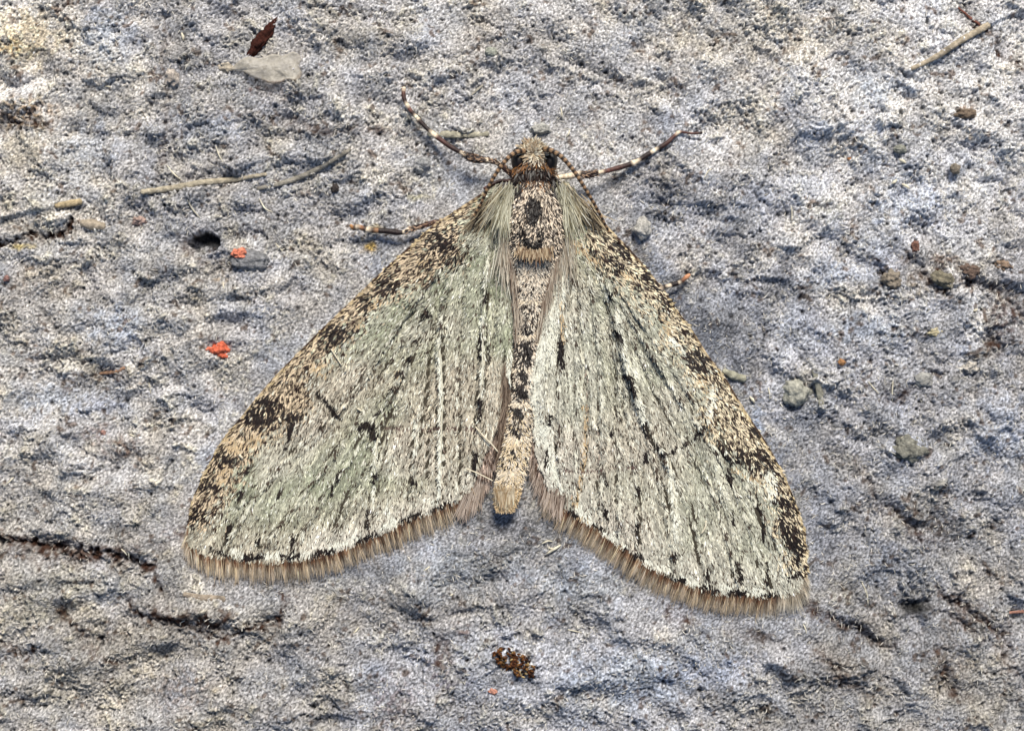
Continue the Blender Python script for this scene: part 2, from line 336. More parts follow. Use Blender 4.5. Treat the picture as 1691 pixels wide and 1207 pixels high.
def ground_h(u, v, full=False):
    u = np.asarray(u, float); v = np.asarray(v, float)
    side = sstep(500, 1200, u)
    warp = samp(F70, u + 300, v + 90) * 5; uu = u + warp; vv = v + samp(F70, u + 900, v + 500) * 5
    h = .050 * samp(F400, u, v) + .045 * samp(F180, u, v) + .026 * samp(F70, u, v)
    h += (.017 * samp(FA, u, v)) * (.2 + .8 * side) + .018 * samp(FB, u, v) * (1 - side)
    rough = sstep(-.1, 1.5, samp(G120, u, v) + .6 * samp(G40, u, v))          # crusty areas against smooth ones
    f30 = samp(F30, uu, vv); f14 = samp(F14, u, v); f7 = samp(F7, u, v)
    crust = sstep(.1, 1.5, f30 * .75 + f14 * .55)
    h += rough * (.012 * f30 + .040 * crust + .012 * np.abs(f14) + .012 * f7) + (1 - rough) * (.007 * f30 + .005 * f14 + .007 * f7)
    tq = samp(F180, uu + 1200 + 3 * f14, vv + 440) + .35 * samp(FB, uu, vv) + .12 * f30; h += .055 * (sstep(.35, .50, tq) + sstep(-.75, -.60, tq)) * (.25 + .75 * sstep(-.8, .8, samp(G120, u + 900, v)))
    n5 = samp(N5, u, v); n5b = samp(N5b, u, v)
    curl = np.exp(-(n5 / .30) ** 2)                                        # thin squiggly threads
    h += (.008 + .015 * rough) * (curl - .5) + .008 * n5b
    st = np.zeros_like(u); cwu = 2.2 * samp(F14, u + 210, v); cwv = 3.0 * samp(F14, u, v + 610) + 1.2 * f7
    for pts, hw, dep, stn in CRACKS:
        d, t = local_dist(uu * .6 + u * .4 + cwu, vv * .6 + v * .4 + cwv, pts, hw * 4)
        fade = np.clip(1.2 - np.abs(t - .5) * .9, .45 if stn < .9 else .9, 1) * np.clip(.9 + .35 * f30, .5, 1.4)
        if stn == .35: fade = np.ones_like(u)
        h -= dep * fade * np.exp(-(d / hw) ** 2); st = np.maximum(st, stn * np.clip(fade, 0, 1) * np.exp(-(d / (hw * 1.5)) ** 2))
    for pts, hw, ht in LEDGES:
        d, t = local_dist(uu * .5 + u * .5, vv * .5 + v * .5, pts, hw * 3); h += ht * np.exp(-(d / hw) ** 2) * np.clip(np.minimum(t, 1 - t) * 8, 0, 1)
    for pts, hw, ht in RIDGES:
        d, t = local_dist(u, v, pts, hw * 4); h += ht * np.exp(-(d / hw) ** 4)
    for a, b, ru, rv, ht in LUMPS:
        q = ((uu - a) / ru) ** 2 + ((vv - b) / rv) ** 2
        h += ht * np.exp(-q ** (2 if ht < -.1 else 1))
    h -= .26 * sstep(1.1, .85, np.sqrt(((u - 337) / 27) ** 2 + ((v - 402) / 18) ** 2) + .03 * f14)
    h -= .07 * samp(PIT, u, v)
    d, _ = local_dist(u, v, ST_MOTH, 90); ins = inpoly(u, v, ST_MOTH)
    m = np.where(ins, 1.0, sstep(75, 0, d))
    h = h * (1 - .85 * m) - .02 * m
    if not full: return h
    # colour of the stone, with light and shade painted in
    base = lin([.74, .735, .745])[None, :] * np.ones((u.size, 1)); ur, vr = u.ravel(), v.ravel()
    cold = sstep(-.6, 1.4, samp(G120, ur + 700, vr + 200) + .5 * samp(F70, ur, vr) - .9 * rough.ravel() + .4 * side.ravel())
    base = base * (1 - .6 * cold[:, None]) + lin([.69, .70, .725])[None, :] * (.6 * cold[:, None])
    wm = (rough * (.25 + .75 * crust)).ravel() * np.clip(1 - .25 * side.ravel(), 0, 1)
    base = base * (1 - .7 * wm[:, None]) + lin([.84, .82, .76])[None, :] * (.7 * wm[:, None])
    wc = .6 * samp(F180, ur + 60, vr + 1300) + .5 * samp(F70, ur + 640, vr + 100); base = base * (1 + wc[:, None] * np.array([[.022, .005, -.03]]))
    soft = .6 * samp(F30, ur, vr) + .4 * samp(F14, ur, vr)
    for a, b, ru, rv, c, s in PATCH:
        q = ((ur - a) / ru) ** 2 + ((vr - b) / rv) ** 2
        k = q < 5
        if not k.any(): continue
        wgt = s * 1.0 * sstep(1.0, .1, np.sqrt(q[k]) * .75 - .22 * soft[k] + .05)
        if sum(c) < 1.5: wgt = wgt * sstep(-.9, .6, samp(F14, ur[k], vr[k]) + .5 * samp(F7, ur[k], vr[k]))
        base[k] = base[k] * (1 - wgt[:, None]) + lin(c)[None, :] * wgt[:, None]
    # brown grime in patches
    g = sstep(1.3, 2.4, samp(F70, ur + 400, vr + 800) * .6 + samp(F14, ur + 50, vr) * .7 + .5 * samp(F30, ur, vr + 300))[:, None] * .75
    base = base * (1 - g) + lin([.36, .28, .22])[None, :] * g
    lo = sstep(.6, 2.0, -f14.ravel() * .7 - samp(F7, ur, vr) * .7)[:, None] * .55
    base = base * (1 - lo) + lin([.34, .33, .34])[None, :] * lo
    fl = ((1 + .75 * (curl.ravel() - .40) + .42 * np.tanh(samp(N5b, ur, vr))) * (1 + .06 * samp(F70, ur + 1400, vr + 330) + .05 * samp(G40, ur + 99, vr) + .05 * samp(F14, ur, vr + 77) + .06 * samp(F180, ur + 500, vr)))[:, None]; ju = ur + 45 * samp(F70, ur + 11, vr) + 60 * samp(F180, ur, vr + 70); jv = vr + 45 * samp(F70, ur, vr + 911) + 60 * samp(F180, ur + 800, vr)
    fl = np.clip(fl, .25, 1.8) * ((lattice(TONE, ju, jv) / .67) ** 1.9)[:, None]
    base = base * (1 + lattice(WARMTH, ju, jv)[:, None] * np.array([[.05, .01, -.075]]))
    base = base * fl
    bl = np.clip(samp(PIT, ur, vr) * 1.15, 0, 1)[:, None] * .9
    base = base * (1 - bl) + lin([.10, .10, .13])[None, :] * bl
    s = np.clip(st.ravel() * 1.25 * (.8 + .3 * soft), 0, 1)[:, None]
    base = base * (1 - s) + lin([.27, .18, .14])[None, :] * s
    hq = np.sqrt(((ur - 337) / 27) ** 2 + ((vr - 401) / 17) ** 2) + .06 * soft; hole = (sstep(1.04, .92, hq) * (.25 + .75 * sstep(410, 400, vr + .35 * (ur - 337) * -1)))[:, None]  # shade inside the hole painted on, darkest along its upper side
    base = base * (1 - .95 * hole) + lin([.07, .07, .09])[None, :] * .95 * hole
    hole = np.exp(-((((ur - 1512) / 22) ** 2 + ((vr - 1006) / 11) ** 2) ** 2))[:, None]  # shade down in the right-hand hollow, painted as well
    base = base * (1 - .9 * hole) + lin([.09, .09, .08])[None, :] * .9 * hole
    return h, base

def gz(u, v): return float(ground_h(np.array([float(u)]), np.array([float(v)]))[0])

def axis(lo, hi, step, far):
    mid = np.arange(lo, hi + step, step); g = step * 1.12 ** np.arange(1, 46); g = np.cumsum(np.minimum(g, 120))
    g = g[g < far]
    return np.concatenate([(lo - g)[::-1], mid, mid[-1] + g])
ua = axis(-24, 1716, 2.0, 1500); va = axis(-24, 1232, 2.0, 1300)
U, Vv = np.meshgrid(ua, va)
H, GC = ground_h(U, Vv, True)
X, Y = W(U, Vv); nu, nv = len(ua), len(va)
idx = np.arange(nu * nv).reshape(nv, nu)
Fq = np.stack([idx[1:, :-1].ravel(), idx[1:, 1:].ravel(), idx[:-1, 1:].ravel(), idx[:-1, :-1].ravel()], 1)
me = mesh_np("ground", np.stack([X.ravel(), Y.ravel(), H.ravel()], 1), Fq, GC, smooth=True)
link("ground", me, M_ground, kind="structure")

# ------------------------------------------------------------------ fine loose fibres lying all over the stone (uncountable)
n = 24000
fu = RNG.uniform(-60, 1750, n); fv = RNG.uniform(-60, 1270, n)
dens = sstep(-.8, 1.2, samp(G120, fu, fv) + .6 * samp(G40, fu, fv)); keep = (RNG.random(n) < .35 + .65 * dens) & ~inpoly(fu, fv, ST_MOTH) & (np.hypot((fu - 337) / 34, (fv - 403) / 26) > 1) & (np.hypot((fu - 1512) / 30, (fv - 1007) / 20) > 1)
fu, fv = fu[keep], fv[keep]; n = len(fu)
hz = ground_h(fu, fv)
shade = RNG.uniform(.68, 1.0, n)[:, None] * np.array([[1, .975, .92]])
V1, F1, C1 = blades(fu, fv, hz + .006, RNG.uniform(0, 2 * np.pi, n), RNG.uniform(.0, .35, n), RNG.uniform(-.3, .3, n), RNG.uniform(.03, .09, n), RNG.uniform(.008, .014, n), lin(shade), curve=RNG.uniform(-.5, .5, n), taper=.8)
link("loose_fibres", mesh_np("loose_fibres", V1, F1, C1), M_fibre, kind="stuff", label="tiny pale fibres matted all over the grey stone", cat="fibres")

# ------------------------------------------------------------------ THE MOTH
moth = bpy.data.objects.new("moth", None); C.objects.link(moth)
moth['label'] = "grey-green moth with spread mottled wings resting on the stone"; moth['category'] = "moth"

AX = [(880, 236), (880, 265), (882, 298), (884, 340), (885, 400), (880, 450), (873, 540), (862, 660), (849, 760), (834, 840)]
def axis_u(v): return np.interp(v, [p[1] for p in AX], [p[0] for p in AX])

L_COSTA = [(826, 300), (800, 322), (765, 345), (720, 374), (691, 399), (638, 446), (585, 496), (532, 546), (499, 579), (459, 619), (430, 652), (399, 690), (370, 725), (350, 760), (331, 798), (320, 828), (313, 862)]
L_TERM = [(313, 862), (313, 885), (322, 902), (340, 911), (370, 917), (409, 922), (450, 924), (492, 921), (525, 915), (557, 908), (592, 893), (625, 880), (658, 864), (688, 850), (717, 841), (742, 831), (766, 818), (780, 800)]
L_DORS = [(780, 800), (793, 765), (806, 735), (822, 700), (838, 650), (846, 600), (850, 550), (848, 500), (838, 430), (832, 380), (828, 340)]
R_COSTA = [(930, 300), (950, 330), (975, 352), (1002, 380), (1035, 412), (1055, 434), (1075, 458), (1097, 486), (1118, 516), (1145, 552), (1168, 589), (1196, 625), (1222, 668), (1250, 710), (1276, 752), (1297, 793), (1314, 835), (1326, 872), (1331, 915), (1330, 950)]
R_TERM = [(1330, 950), (1318, 968), (1300, 977), (1282, 980), (1255, 982), (1220, 977), (1184, 976), (1151, 967), (1120, 956), (1092, 944), (1062, 926), (1037, 908), (1004, 886), (984, 871), (953, 851), (925, 834), (908, 812)]
R_DORS = [(908, 812), (896, 780), (886, 750), (880, 700), (873, 650), (876, 600), (884, 560), (893, 500), (910, 440), (925, 390), (930, 340)]
LC, LT, LD = (smoothline(p, 5)[:, :2] for p in (L_COSTA, L_TERM, L_DORS))
RC, RT, RD = (smoothline(p, 5)[:, :2] for p in (R_COSTA, R_TERM, R_DORS))
L_OUT = np.vstack([LC, LT[1:], LD[1:]]); R_OUT = np.vstack([RC, RT[1:], RD[1:]])
L_BASE, R_BASE = (858, 292), (900, 292)

# pleats and veins: (points, half width, height)
L_FOLD = [([(770, 370), (745, 450), (727, 560), (729, 650), (728, 800)], 4, .05), ([(805, 400), (800, 500), (796, 640), (792, 700)], 5, .06), ([(716, 470), (700, 600), (690, 700), (686, 800)], 5, .04),
 ([(700, 500), (660, 620), (625, 710), (618, 820)], 5, .045), ([(815, 380), (818, 480), (816, 600)], 6, -.06), ([(790, 380), (765, 480), (758, 620), (758, 800)], 7, -.045), ([(740, 480), (714, 590), (708, 700), (706, 820)], 6, -.035),
 ([(690, 470), (640, 560), (590, 650)], 7, .03), ([(670, 560), (620, 640), (570, 740), (540, 860)], 8, -.025), ([(560, 700), (520, 780), (480, 880)], 7, .03), ([(600, 700), (580, 780), (556, 870)], 8, -.02), ([(500, 720), (450, 800), (420, 890)], 7, -.02),
 ([(838, 560), (842, 640)], 5, .06)]
R_FOLD = [([(950, 370), (985, 450), (1003, 560), (1012, 640), (1030, 720)], 9, -.06), ([(985, 440), (1010, 500), (1028, 590), (1050, 660), (1066, 705)], 6, .07), ([(940, 400), (950, 500), (965, 620), (966, 740), (952, 830)], 6, -.055),
 ([(930, 400), (926, 500), (925, 600), (925, 700), (930, 800)], 6, .035), ([(975, 480), (990, 600), (995, 740), (995, 840)], 6, .045), ([(940, 420), (938, 520)], 4, -.04), ([(1040, 560), (1075, 640), (1110, 700)], 7, -.04), ([(1050, 540), (1100, 620), (1145, 710)], 7, .035),
 ([(1080, 720), (1105, 780), (1112, 880), (1120, 940)], 6, .045), ([(1060, 750), (1055, 820), (1052, 890)], 7, -.045), ([(1020, 700), (1025, 780), (1020, 880)], 7, .03), ([(1150, 720), (1140, 820), (1150, 940)], 8, -.03), ([(1170, 740), (1200, 840), (1215, 950)], 6, .03), ([(1240, 800), (1260, 900), (1270, 970)], 6, -.025),
 ([(904, 500), (894, 620), (898, 720)], 8, .05)]
L_VEIN = [[(720, 455), (560, 680), (440, 800), (372, 905)], [(715, 470), (600, 680), (500, 820), (428, 912)], [(680, 590), (590, 740), (530, 830), (483, 915)], [(680, 590), (620, 720), (575, 830), (542, 905)], [(678, 600), (640, 720), (620, 800), (608, 882)], [(720, 480), (700, 640), (686, 760), (678, 852)], [(785, 380), (735, 500), (728, 660), (727, 830)], [(810, 400), (800, 520), (794, 650), (785, 770)], [(720, 470), (700, 530), (680, 590)], [(740, 430), (650, 550), (530, 700), (400, 830)], [(770, 400), (758, 560), (756, 700), (754, 820)]]
R_VEIN = [[(980, 430), (1110, 640), (1200, 780), (1270, 975)], [(1000, 470), (1090, 660), (1170, 800), (1220, 972)], [(1036, 620), (1090, 740), (1140, 850), (1167, 962)], [(1036, 620), (1070, 730), (1100, 850), (1114, 948)], [(1030, 640), (1045, 760), (1050, 850), (1047, 912)], [(965, 420), (985, 560), (992, 700), (990, 866)], [(940, 400), (950, 560), (952, 700), (946, 845)], [(930, 400), (926, 560), (922, 700), (925, 820)], [(985, 450), (1012, 530), (1036, 620)], [(1000, 450), (1130, 640), (1230, 800), (1300, 930)], [(1020, 600), (1020, 720), (1022, 890)]]
L_VEIN = [smoothline(p, 12)[:, :2].tolist() for p in L_VEIN]; R_VEIN = [smoothline(p, 12)[:, :2].tolist() for p in R_VEIN]
L_FOLD = [(smoothline(p, 14)[:, :2].tolist(), a, b) for p, a, b in L_FOLD]; R_FOLD = [(smoothline(p, 14)[:, :2].tolist(), a, b) for p, a, b in R_FOLD]

def wing_z(u, v, side):
    u = np.asarray(u, float); v = np.asarray(v, float)
    dx = np.abs(u - axis_u(v))
    z = .17 + .20 * np.exp(-(dx / 150) ** 2) * sstep(900, 350, v) + .12 * np.exp(-(dx / 38) ** 2) * sstep(520, 620, v) * sstep(860, 740, v) + .06 * sstep(620, 400, v)
    costa, folds, base, term = (LC, L_FOLD, L_BASE, LT) if side < 0 else (RC, R_FOLD, R_BASE, RT)
    for pts, hw, ht in folds:
        d, t = local_dist(u, v, pts, hw * 3.5); z += 1.6 * ht * np.exp(-(d / hw) ** 2) * np.clip(np.minimum(t, 1 - t) * 6 + .15, 0, 1)
    a = np.arctan2(v - base[1], u - base[0]); r = np.hypot(u - base[0], v - base[1])
    for pts in (L_VEIN if side < 0 else R_VEIN):
        d, t = local_dist(u, v, pts, 9); z += .030 * np.exp(-(d / 2.6) ** 2) - .014 * np.exp(-((d - 6) / 3) ** 2)
    z += .020 * np.sin(a * 34 + .8 * samp(F180, u, v)) * sstep(60, 300, r) + .010 * samp(F70, u, v)
    dc, _ = polydist(u, v, costa[::3].tolist()); z -= .11 * np.exp(-(dc / 14) ** 1.5)
    dt, _ = polydist(u, v, term[::3].tolist()); z -= .05 * np.exp(-(dt / 30))
    return z

# pattern strokes: (points, half width)
L_DARK = [([(528, 645), (545, 665), (562, 686)], 5), ([(597, 702), (612, 697), (622, 716)], 8), ([(609, 700), (617, 704)], 9), ([(675, 591), (684, 588)], 6.5), ([(664, 612), (658, 620)], 5), ([(795, 560), (793, 590)], 4.5), ([(804, 478), (802, 500)], 3), ([(794, 655), (794, 688)], 4),
 ([(712, 512), (703, 525)], 5), ([(697, 556), (690, 564)], 3), ([(484, 692), (481, 720), (472, 738)], 4), ([(621, 775), (619, 792)], 3.2), ([(684, 785), (685, 796)], 3), ([(564, 775), (558, 788)], 4), ([(787, 744), (783, 772)], 4.5), ([(806, 570), (808, 600)], 3), ([(640, 666), (625, 680)], 4),
 ([(417, 766), (408, 778)], 4.5), ([(402, 808), (396, 820)], 4.5), ([(383, 862), (377, 888)], 5), ([(429, 880), (428, 894)], 4), ([(487, 882), (486, 902)], 5), ([(610, 842), (606, 862)], 5.5), ([(462, 820), (468, 800)], 2.5), ([(553, 800), (549, 815)], 4), ([(744, 810), (742, 835)], 2),
 ([(355, 903), (384, 915)], 4.5), ([(409, 914), (437, 915)], 5.5), ([(467, 913), (494, 912)], 6), ([(520, 911), (553, 903)], 5.5), ([(592, 889), (623, 875)], 5), ([(664, 857), (693, 844)], 4.5), ([(715, 839), (728, 830), (742, 827)], 5), ([(650, 640), (640, 655)], 2.5)]
L_BLOCK = [([(532, 556), (556, 528), (592, 542), (575, 562), (550, 575)], .86), ([(396, 694), (433, 650), (459, 652), (470, 673), (512, 686), (497, 697), (462, 690), (448, 706), (420, 702)], .85), ([(357, 765), (366, 742), (400, 752), (396, 763), (370, 772)], .78),
 ([(325, 800), (340, 782), (372, 800), (366, 812), (335, 810)], .75), ([(312, 845), (335, 832), (352, 838), (345, 856), (318, 878)], .72), ([(706, 392), (722, 374), (752, 392), (756, 412), (735, 415), (712, 404)], .80), ([(620, 462), (640, 444), (660, 455), (655, 480), (637, 488)], .72), ([(590, 500), (610, 480), (628, 500), (608, 520)], .5),
 ([(745, 425), (762, 400), (770, 430), (752, 450)], .5), ([(690, 430), (720, 410), (730, 430), (712, 448)], .55), ([(470, 700), (505, 690), (500, 706), (478, 712)], .5)]
R_DARK = [([(926, 572), (927, 600)], 6), ([(924, 560), (928, 585)], 4), ([(1028, 618), (1038, 624)], 7), ([(1040, 632), (1049, 652)], 4.5), ([(1013, 542), (1022, 560)], 3.5), ([(1004, 480), (1008, 498)], 3), ([(1015, 674), (1016, 684)], 4), ([(1009, 704), (1008, 714)], 4.5), ([(1062, 694), (1068, 714)], 5), ([(1074, 728), (1084, 738)], 4.5), ([(1090, 745), (1102, 745)], 3),
 ([(1104, 744), (1114, 738)], 2.6), ([(1122, 733), (1132, 728)], 2.8), ([(1139, 724), (1150, 714)], 2.6), ([(1146, 716), (1158, 704)], 7), ([(1063, 744), (1066, 758)], 5.5), ([(908, 680), (904, 692)], 4), ([(903, 740), (902, 766)], 3.5), ([(962, 757), (963, 768)], 3.5), ([(900, 800), (903, 812)], 4), ([(1199, 772), (1204, 798)], 5), ([(1205, 840), (1208, 862)], 3.5), ([(1248, 830), (1252, 845)], 4), ([(1256, 858), (1258, 885)], 4.5),
 ([(1286, 850), (1295, 880), (1306, 905)], 5), ([(1050, 798), (1055, 815)], 4.5), ([(1050, 862), (1054, 890)], 5.5), ([(1112, 905), (1113, 925)], 2.5), ([(1165, 935), (1166, 950)], 5), ([(1215, 925), (1220, 955)], 5.5), ([(1264, 925), (1266, 960)], 4), ([(1310, 890), (1313, 925)], 6), ([(1300, 950), (1315, 940)], 5),
 ([(936, 838), (955, 848)], 5), ([(978, 862), (997, 871)], 5.5), ([(1034, 904), (1062, 918)], 5), ([(1100, 946), (1127, 952)], 5.5), ([(1154, 964), (1180, 969)], 6), ([(1203, 972), (1233, 972)], 6), ([(1256, 976), (1283, 977)], 5), ([(995, 832), (1003, 852)], 3), ([(995, 770), (1000, 795)], 2.5), ([(1097, 300), (1098, 301)], 1)]
R_BLOCK = [([(1126, 588), (1151, 566), (1176, 604), (1155, 622), (1138, 610)], .85), ([(1230, 704), (1250, 700), (1262, 722), (1248, 722)], .92), ([(1170, 738), (1186, 730), (1216, 740), (1258, 742), (1280, 756), (1278, 772), (1240, 775), (1205, 760), (1184, 752)], .74), ([(1272, 820), (1300, 812), (1314, 838), (1300, 852), (1276, 832)], .80),
 ([(1005, 395), (1022, 392), (1042, 418), (1028, 424), (1010, 412)], .90), ([(985, 425), (1005, 420), (1030, 446), (1012, 452)], .70), ([(1050, 430), (1070, 450), (1096, 488), (1084, 492), (1060, 462)], .58), ([(1078, 515), (1092, 518), (1094, 532), (1080, 530)], .88), ([(1092, 488), (1106, 486), (1114, 512), (1098, 505)], .78), ([(1280, 860), (1320, 860), (1326, 910), (1300, 910)], .62), ([(1040, 450), (1060, 470), (1050, 482), (1036, 470)], .6)]
L_WHITE = [([(727, 579), (731, 652), (727, 815)], 3.0), ([(798, 520), (797, 645)], 3.0), ([(625, 722), (620, 770)], 3.0), ([(620, 798), (618, 840)], 2), ([(688, 692), (686, 748)], 3.0), ([(843, 579), (842, 642)], 5), ([(548, 900), (588, 884)], 5), ([(628, 870), (655, 857)], 4), ([(440, 912), (462, 912)], 6), ([(498, 912), (515, 908)], 6), ([(385, 903), (405, 913)], 6), ([(655, 866), (640, 840)], 5), ([(700, 820), (718, 826)], 4), ([(808, 440), (804, 470)], 3), ([(735, 740), (722, 830)], 2.5)]
R_WHITE = [([(1016, 515), (1032, 599), (1052, 658), (1064, 696)], 5), ([(1086, 740), (1102, 751), (1112, 819), (1115, 885)], 5), ([(895, 560), (884, 640), (890, 720)], 8), ([(930, 450), (915, 520), (905, 600)], 9), ([(900, 700), (910, 760), (925, 810)], 8), ([(1105, 560), (1128, 586)], 6), ([(1175, 640), (1168, 690)], 7), ([(1065, 925), (1100, 940)], 7), ([(1000, 878), (1030, 900)], 6), ([(955, 835), (975, 860)], 6), ([(1128, 945), (1150, 960)], 5), ([(1185, 962), (1205, 968)], 5), ([(1236, 968), (1256, 972)], 6), ([(1268, 780), (1272, 815)], 8), ([(1033, 602), (1048, 614)], 7), ([(985, 450), (1005, 500)], 3), ([(1280, 985), (1312, 990)], 6)]
L_TAN = [([(708, 428), (700, 432)], 4), ([(627, 498), (617, 508)], 5), ([(599, 530), (594, 538)], 5), ([(534, 600), (528, 608)], 5), ([(515, 600), (540, 618)], 4), ([(380, 770), (370, 790)], 8), ([(395, 735), (430, 722)], 9), ([(365, 712), (390, 735)], 9), ([(660, 612), (662, 620)], 3)]
R_TAN = [([(966, 665), (968, 700), (962, 764), (950, 828)], 5), ([(1168, 685), (1170, 705)], 5), ([(1085, 520), (1102, 548)], 5), ([(1025, 450), (1050, 466)], 5), ([(1208, 770), (1250, 790)], 4), ([(1150, 618), (1165, 650)], 5), ([(926, 500), (928, 560)], 3), ([(940, 400), (985, 430)], 8), ([(940, 840), (975, 858)], 3)]
L_LINE = [([(631, 704), (680, 706), (735, 703), (787, 704)], 1.8)]
R_LINE = [([(1050, 765), (1010, 770), (965, 775), (925, 770)], 1.5)]
L_BIN = [(790, 330), (770, 370), (753, 433), (684, 480), (635, 499), (598, 536), (575, 566), (539, 599), (515, 625), (505, 655), (512, 692), (445, 718), (410, 755), (388, 790), (372, 826), (356, 852), (335, 885)]
R_BIN = [(952, 352), (972, 420), (1004, 458), (1048, 486), (1082, 526), (1114, 586), (1148, 628), (1166, 685), (1184, 735), (1235, 768), (1262, 800), (1276, 840), (1290, 872), (1300, 915), (1312, 945)]
def band_poly(costa, inner): return np.vstack([costa, np.array(inner[::-1], float)])
L_BAND = band_poly(LC, L_BIN); R_BAND = band_poly(RC, R_BIN)

def wing_color(u, v, side, rng):
    n = len(u); f = samp(F70, u, v); f2 = samp(F180, u, v); f14 = samp(F14, u, v); f7 = samp(F7, u, v)
    DK, WH, TN, BL, LN, band, term, dors = (L_DARK, L_WHITE, L_TAN, L_BLOCK, L_LINE, L_BAND, LT, LD) if side < 0 else (R_DARK, R_WHITE, R_TAN, R_BLOCK, R_LINE, R_BAND, RT, RD)
    green = lin([.595, .61, .52]); green2 = lin([.68, .68, .60]); pink = lin([.71, .665, .60]); pale = lin([.85, .83, .785])
    d_ax = np.abs(u - axis_u(v)); dt, _ = polydist(u, v, term[::3].tolist())
    k = sstep(-1.5, 1.5, f)[:, None]; col = green * (1 - k) + green2 * k
    # pinkish grey band across the middle and the inner half, paler towards the hind margin
    if side < 0:
        pk = np.clip(sstep(560, 640, v) * sstep(760, 690, v) * .9 + sstep(230, 60, d_ax) * sstep(560, 640, v) * .8 + .25 * f2, 0, 1)
        pk = np.maximum(pk, sstep(110, 20, dt) * .8)
        pl = sstep(60, 5, dt) * .42 * sstep(420, 560, u) + .2 * sstep(.5, 1.5, f2)
    else:
        pk = np.clip(sstep(600, 700, v) * .65 + .3 * f2, 0, 1) * sstep(1300, 1000, u) + .25 * sstep(80, 20, dt)
        pl = .24 + .30 * sstep(160, 20, d_ax) * sstep(440, 560, v) + .2 * sstep(90, 10, dt) - .3 * sstep(520, 420, v)
    pk = np.clip(pk, 0, 1)[:, None]; pl = np.clip(pl, 0, 1)[:, None]
    col = col * (1 - .75 * pk) + pink * .75 * pk; col = col * (1 - pl) + pale * pl
    rnd = rng.random(n)
    # scattered darker and lighter scales
    lum = .95 * np.exp(.29 * rng.standard_normal(n)); col = col * lum[:, None]
    m = rnd < (.06 + .05 * sstep(0, 1.5, f14) + .07 * pk[:, 0]); col[m] = lin([.30, .25, .20]) * rng.uniform(.5, 1.3, (m.sum(), 1))
    m = rnd > .92; col[m] = lin([.88, .88, .82]) * rng.uniform(.8, 1.1, (m.sum(), 1))
    # silky lengthwise streaks, and dashed veins
    base = L_BASE if side < 0 else R_BASE
    th = np.arctan2(v - base[1], u - base[0]); rr = np.hypot(u - base[0], v - base[1])
    stq = samp(F14, th * 900, rr * .16) + .6 * samp(F30, th * 1300 + 400, rr * .2)
    col = col * np.exp(.15 * stq)[:, None]
    for i, pts in enumerate(L_VEIN if side < 0 else R_VEIN):
        d, t = local_dist(u, v, pts, 5); dash = samp(F30, t * 500 + i * 97, t * 0 + i * 61)
        m = (rng.random(n) < .5 * sstep(3.0, 1.0, d)); col[m] = np.where((dash[m] > .35)[:, None], lin([.88, .87, .80]), np.where((dash[m] < -.6)[:, None], lin([.26, .21, .17]), col[m] * .8))
        m = (rng.random(n) < .35 * sstep(3.0, 0, np.abs(d - 4.5))); col[m] = col[m] * .6
    # mottled front band
    jit = rng.normal(0, 7, (2, n)); off = 5 if side < 0 else -4
    ub = u + 8 * f14 + 4 * f7 + 6 * f + jit[0] - off; vb = v + 7 * samp(F14, u + 500, v) + jit[1] + 3
    inb = inpoly(ub, vb, band) | (inpoly(u, v, band) & (polydist(u, v, (LC if side < 0 else RC)[::3].tolist())[0] < 12))
    r2 = rng.random(n) + .16 * f7 + .14 * f14
    cream = lin([.81, .735, .62]) * np.exp(.22 * rng.standard_normal((n, 1))); brown = lin([.17, .105, .075]) * rng.uniform(.4, 1.5, (n, 1))
    if side > 0: cream = lin([.88, .82, .70]) * np.exp(.22 * rng.standard_normal((n, 1)))
    mid = lin([.48, .43, .35]) * np.exp(.3 * rng.standard_normal((n, 1)))
    cb = np.where((r2 < .42)[:, None], brown, np.where((r2 < .56)[:, None], mid, cream)); col = np.where(inb[:, None], cb, col)
    ed, _ = polydist(u, v, (LC if side < 0 else RC)[::3].tolist())
    m = (ed < 4) & (rng.random(n) < .6); col[m] = lin([.80, .72, .56]) * rng.uniform(.7, 1.1, (m.sum(), 1))
    # thin darker front edge near the shoulder
    for pts, hw in TN:
        d, _ = local_dist(u, v, pts, hw * 2.5); m = rng.random(n) < .5 * sstep(hw * 1.5, hw * .3, d); col[m] = lin([.76, .67, .53]) * np.exp(.2 * rng.standard_normal((m.sum(), 1)))
    for pts, hw in WH:
        d, _ = local_dist(u, v, pts, hw * 2.5); m = rng.random(n) < .62 * sstep(hw * 1.5, hw * .3, d); col[m] = lin([.93, .93, .87]) * rng.uniform(.8, 1.05, (m.sum(), 1))
    for pts, hw in LN:
        d, _ = local_dist(u, v, pts, hw * 3); m = rng.random(n) < .6 * sstep(hw * 2, hw * .4, d); col[m] = lin([.36, .27, .25]) * rng.uniform(.7, 1.2, (m.sum(), 1))
    for P, p in BL:
        m = inpoly(u + 4 * f7 + 3 * f14, v + 4 * samp(F7, u + 333, v), np.array(P, float)) & (rng.random(n) < p * .84 + .16 * f14); col[m] = lin([.10, .065, .05]) * rng.uniform(.4, 1.8, (m.sum(), 1))
    for pts, hw in DK:
        d, _ = local_dist(u + 1.5 * f7, v + 1.5 * f14, pts, hw * 3); m = rng.random(n) < .94 * sstep(hw * 1.2, hw * .35, d); col[m] = lin([.10, .07, .055]) * rng.uniform(.4, 1.8, (m.sum(), 1))
    return col

def scatter(P, n, rng):
    P = np.asarray(P); lo = P.min(0); hi = P.max(0); out = []; c = 0
    while c < n:
        q = rng.uniform(lo, hi, (n * 2, 2)); q = q[inpoly(q[:, 0], q[:, 1], P)]; out.append(q); c += len(q)
    return np.vstack(out)[:n]

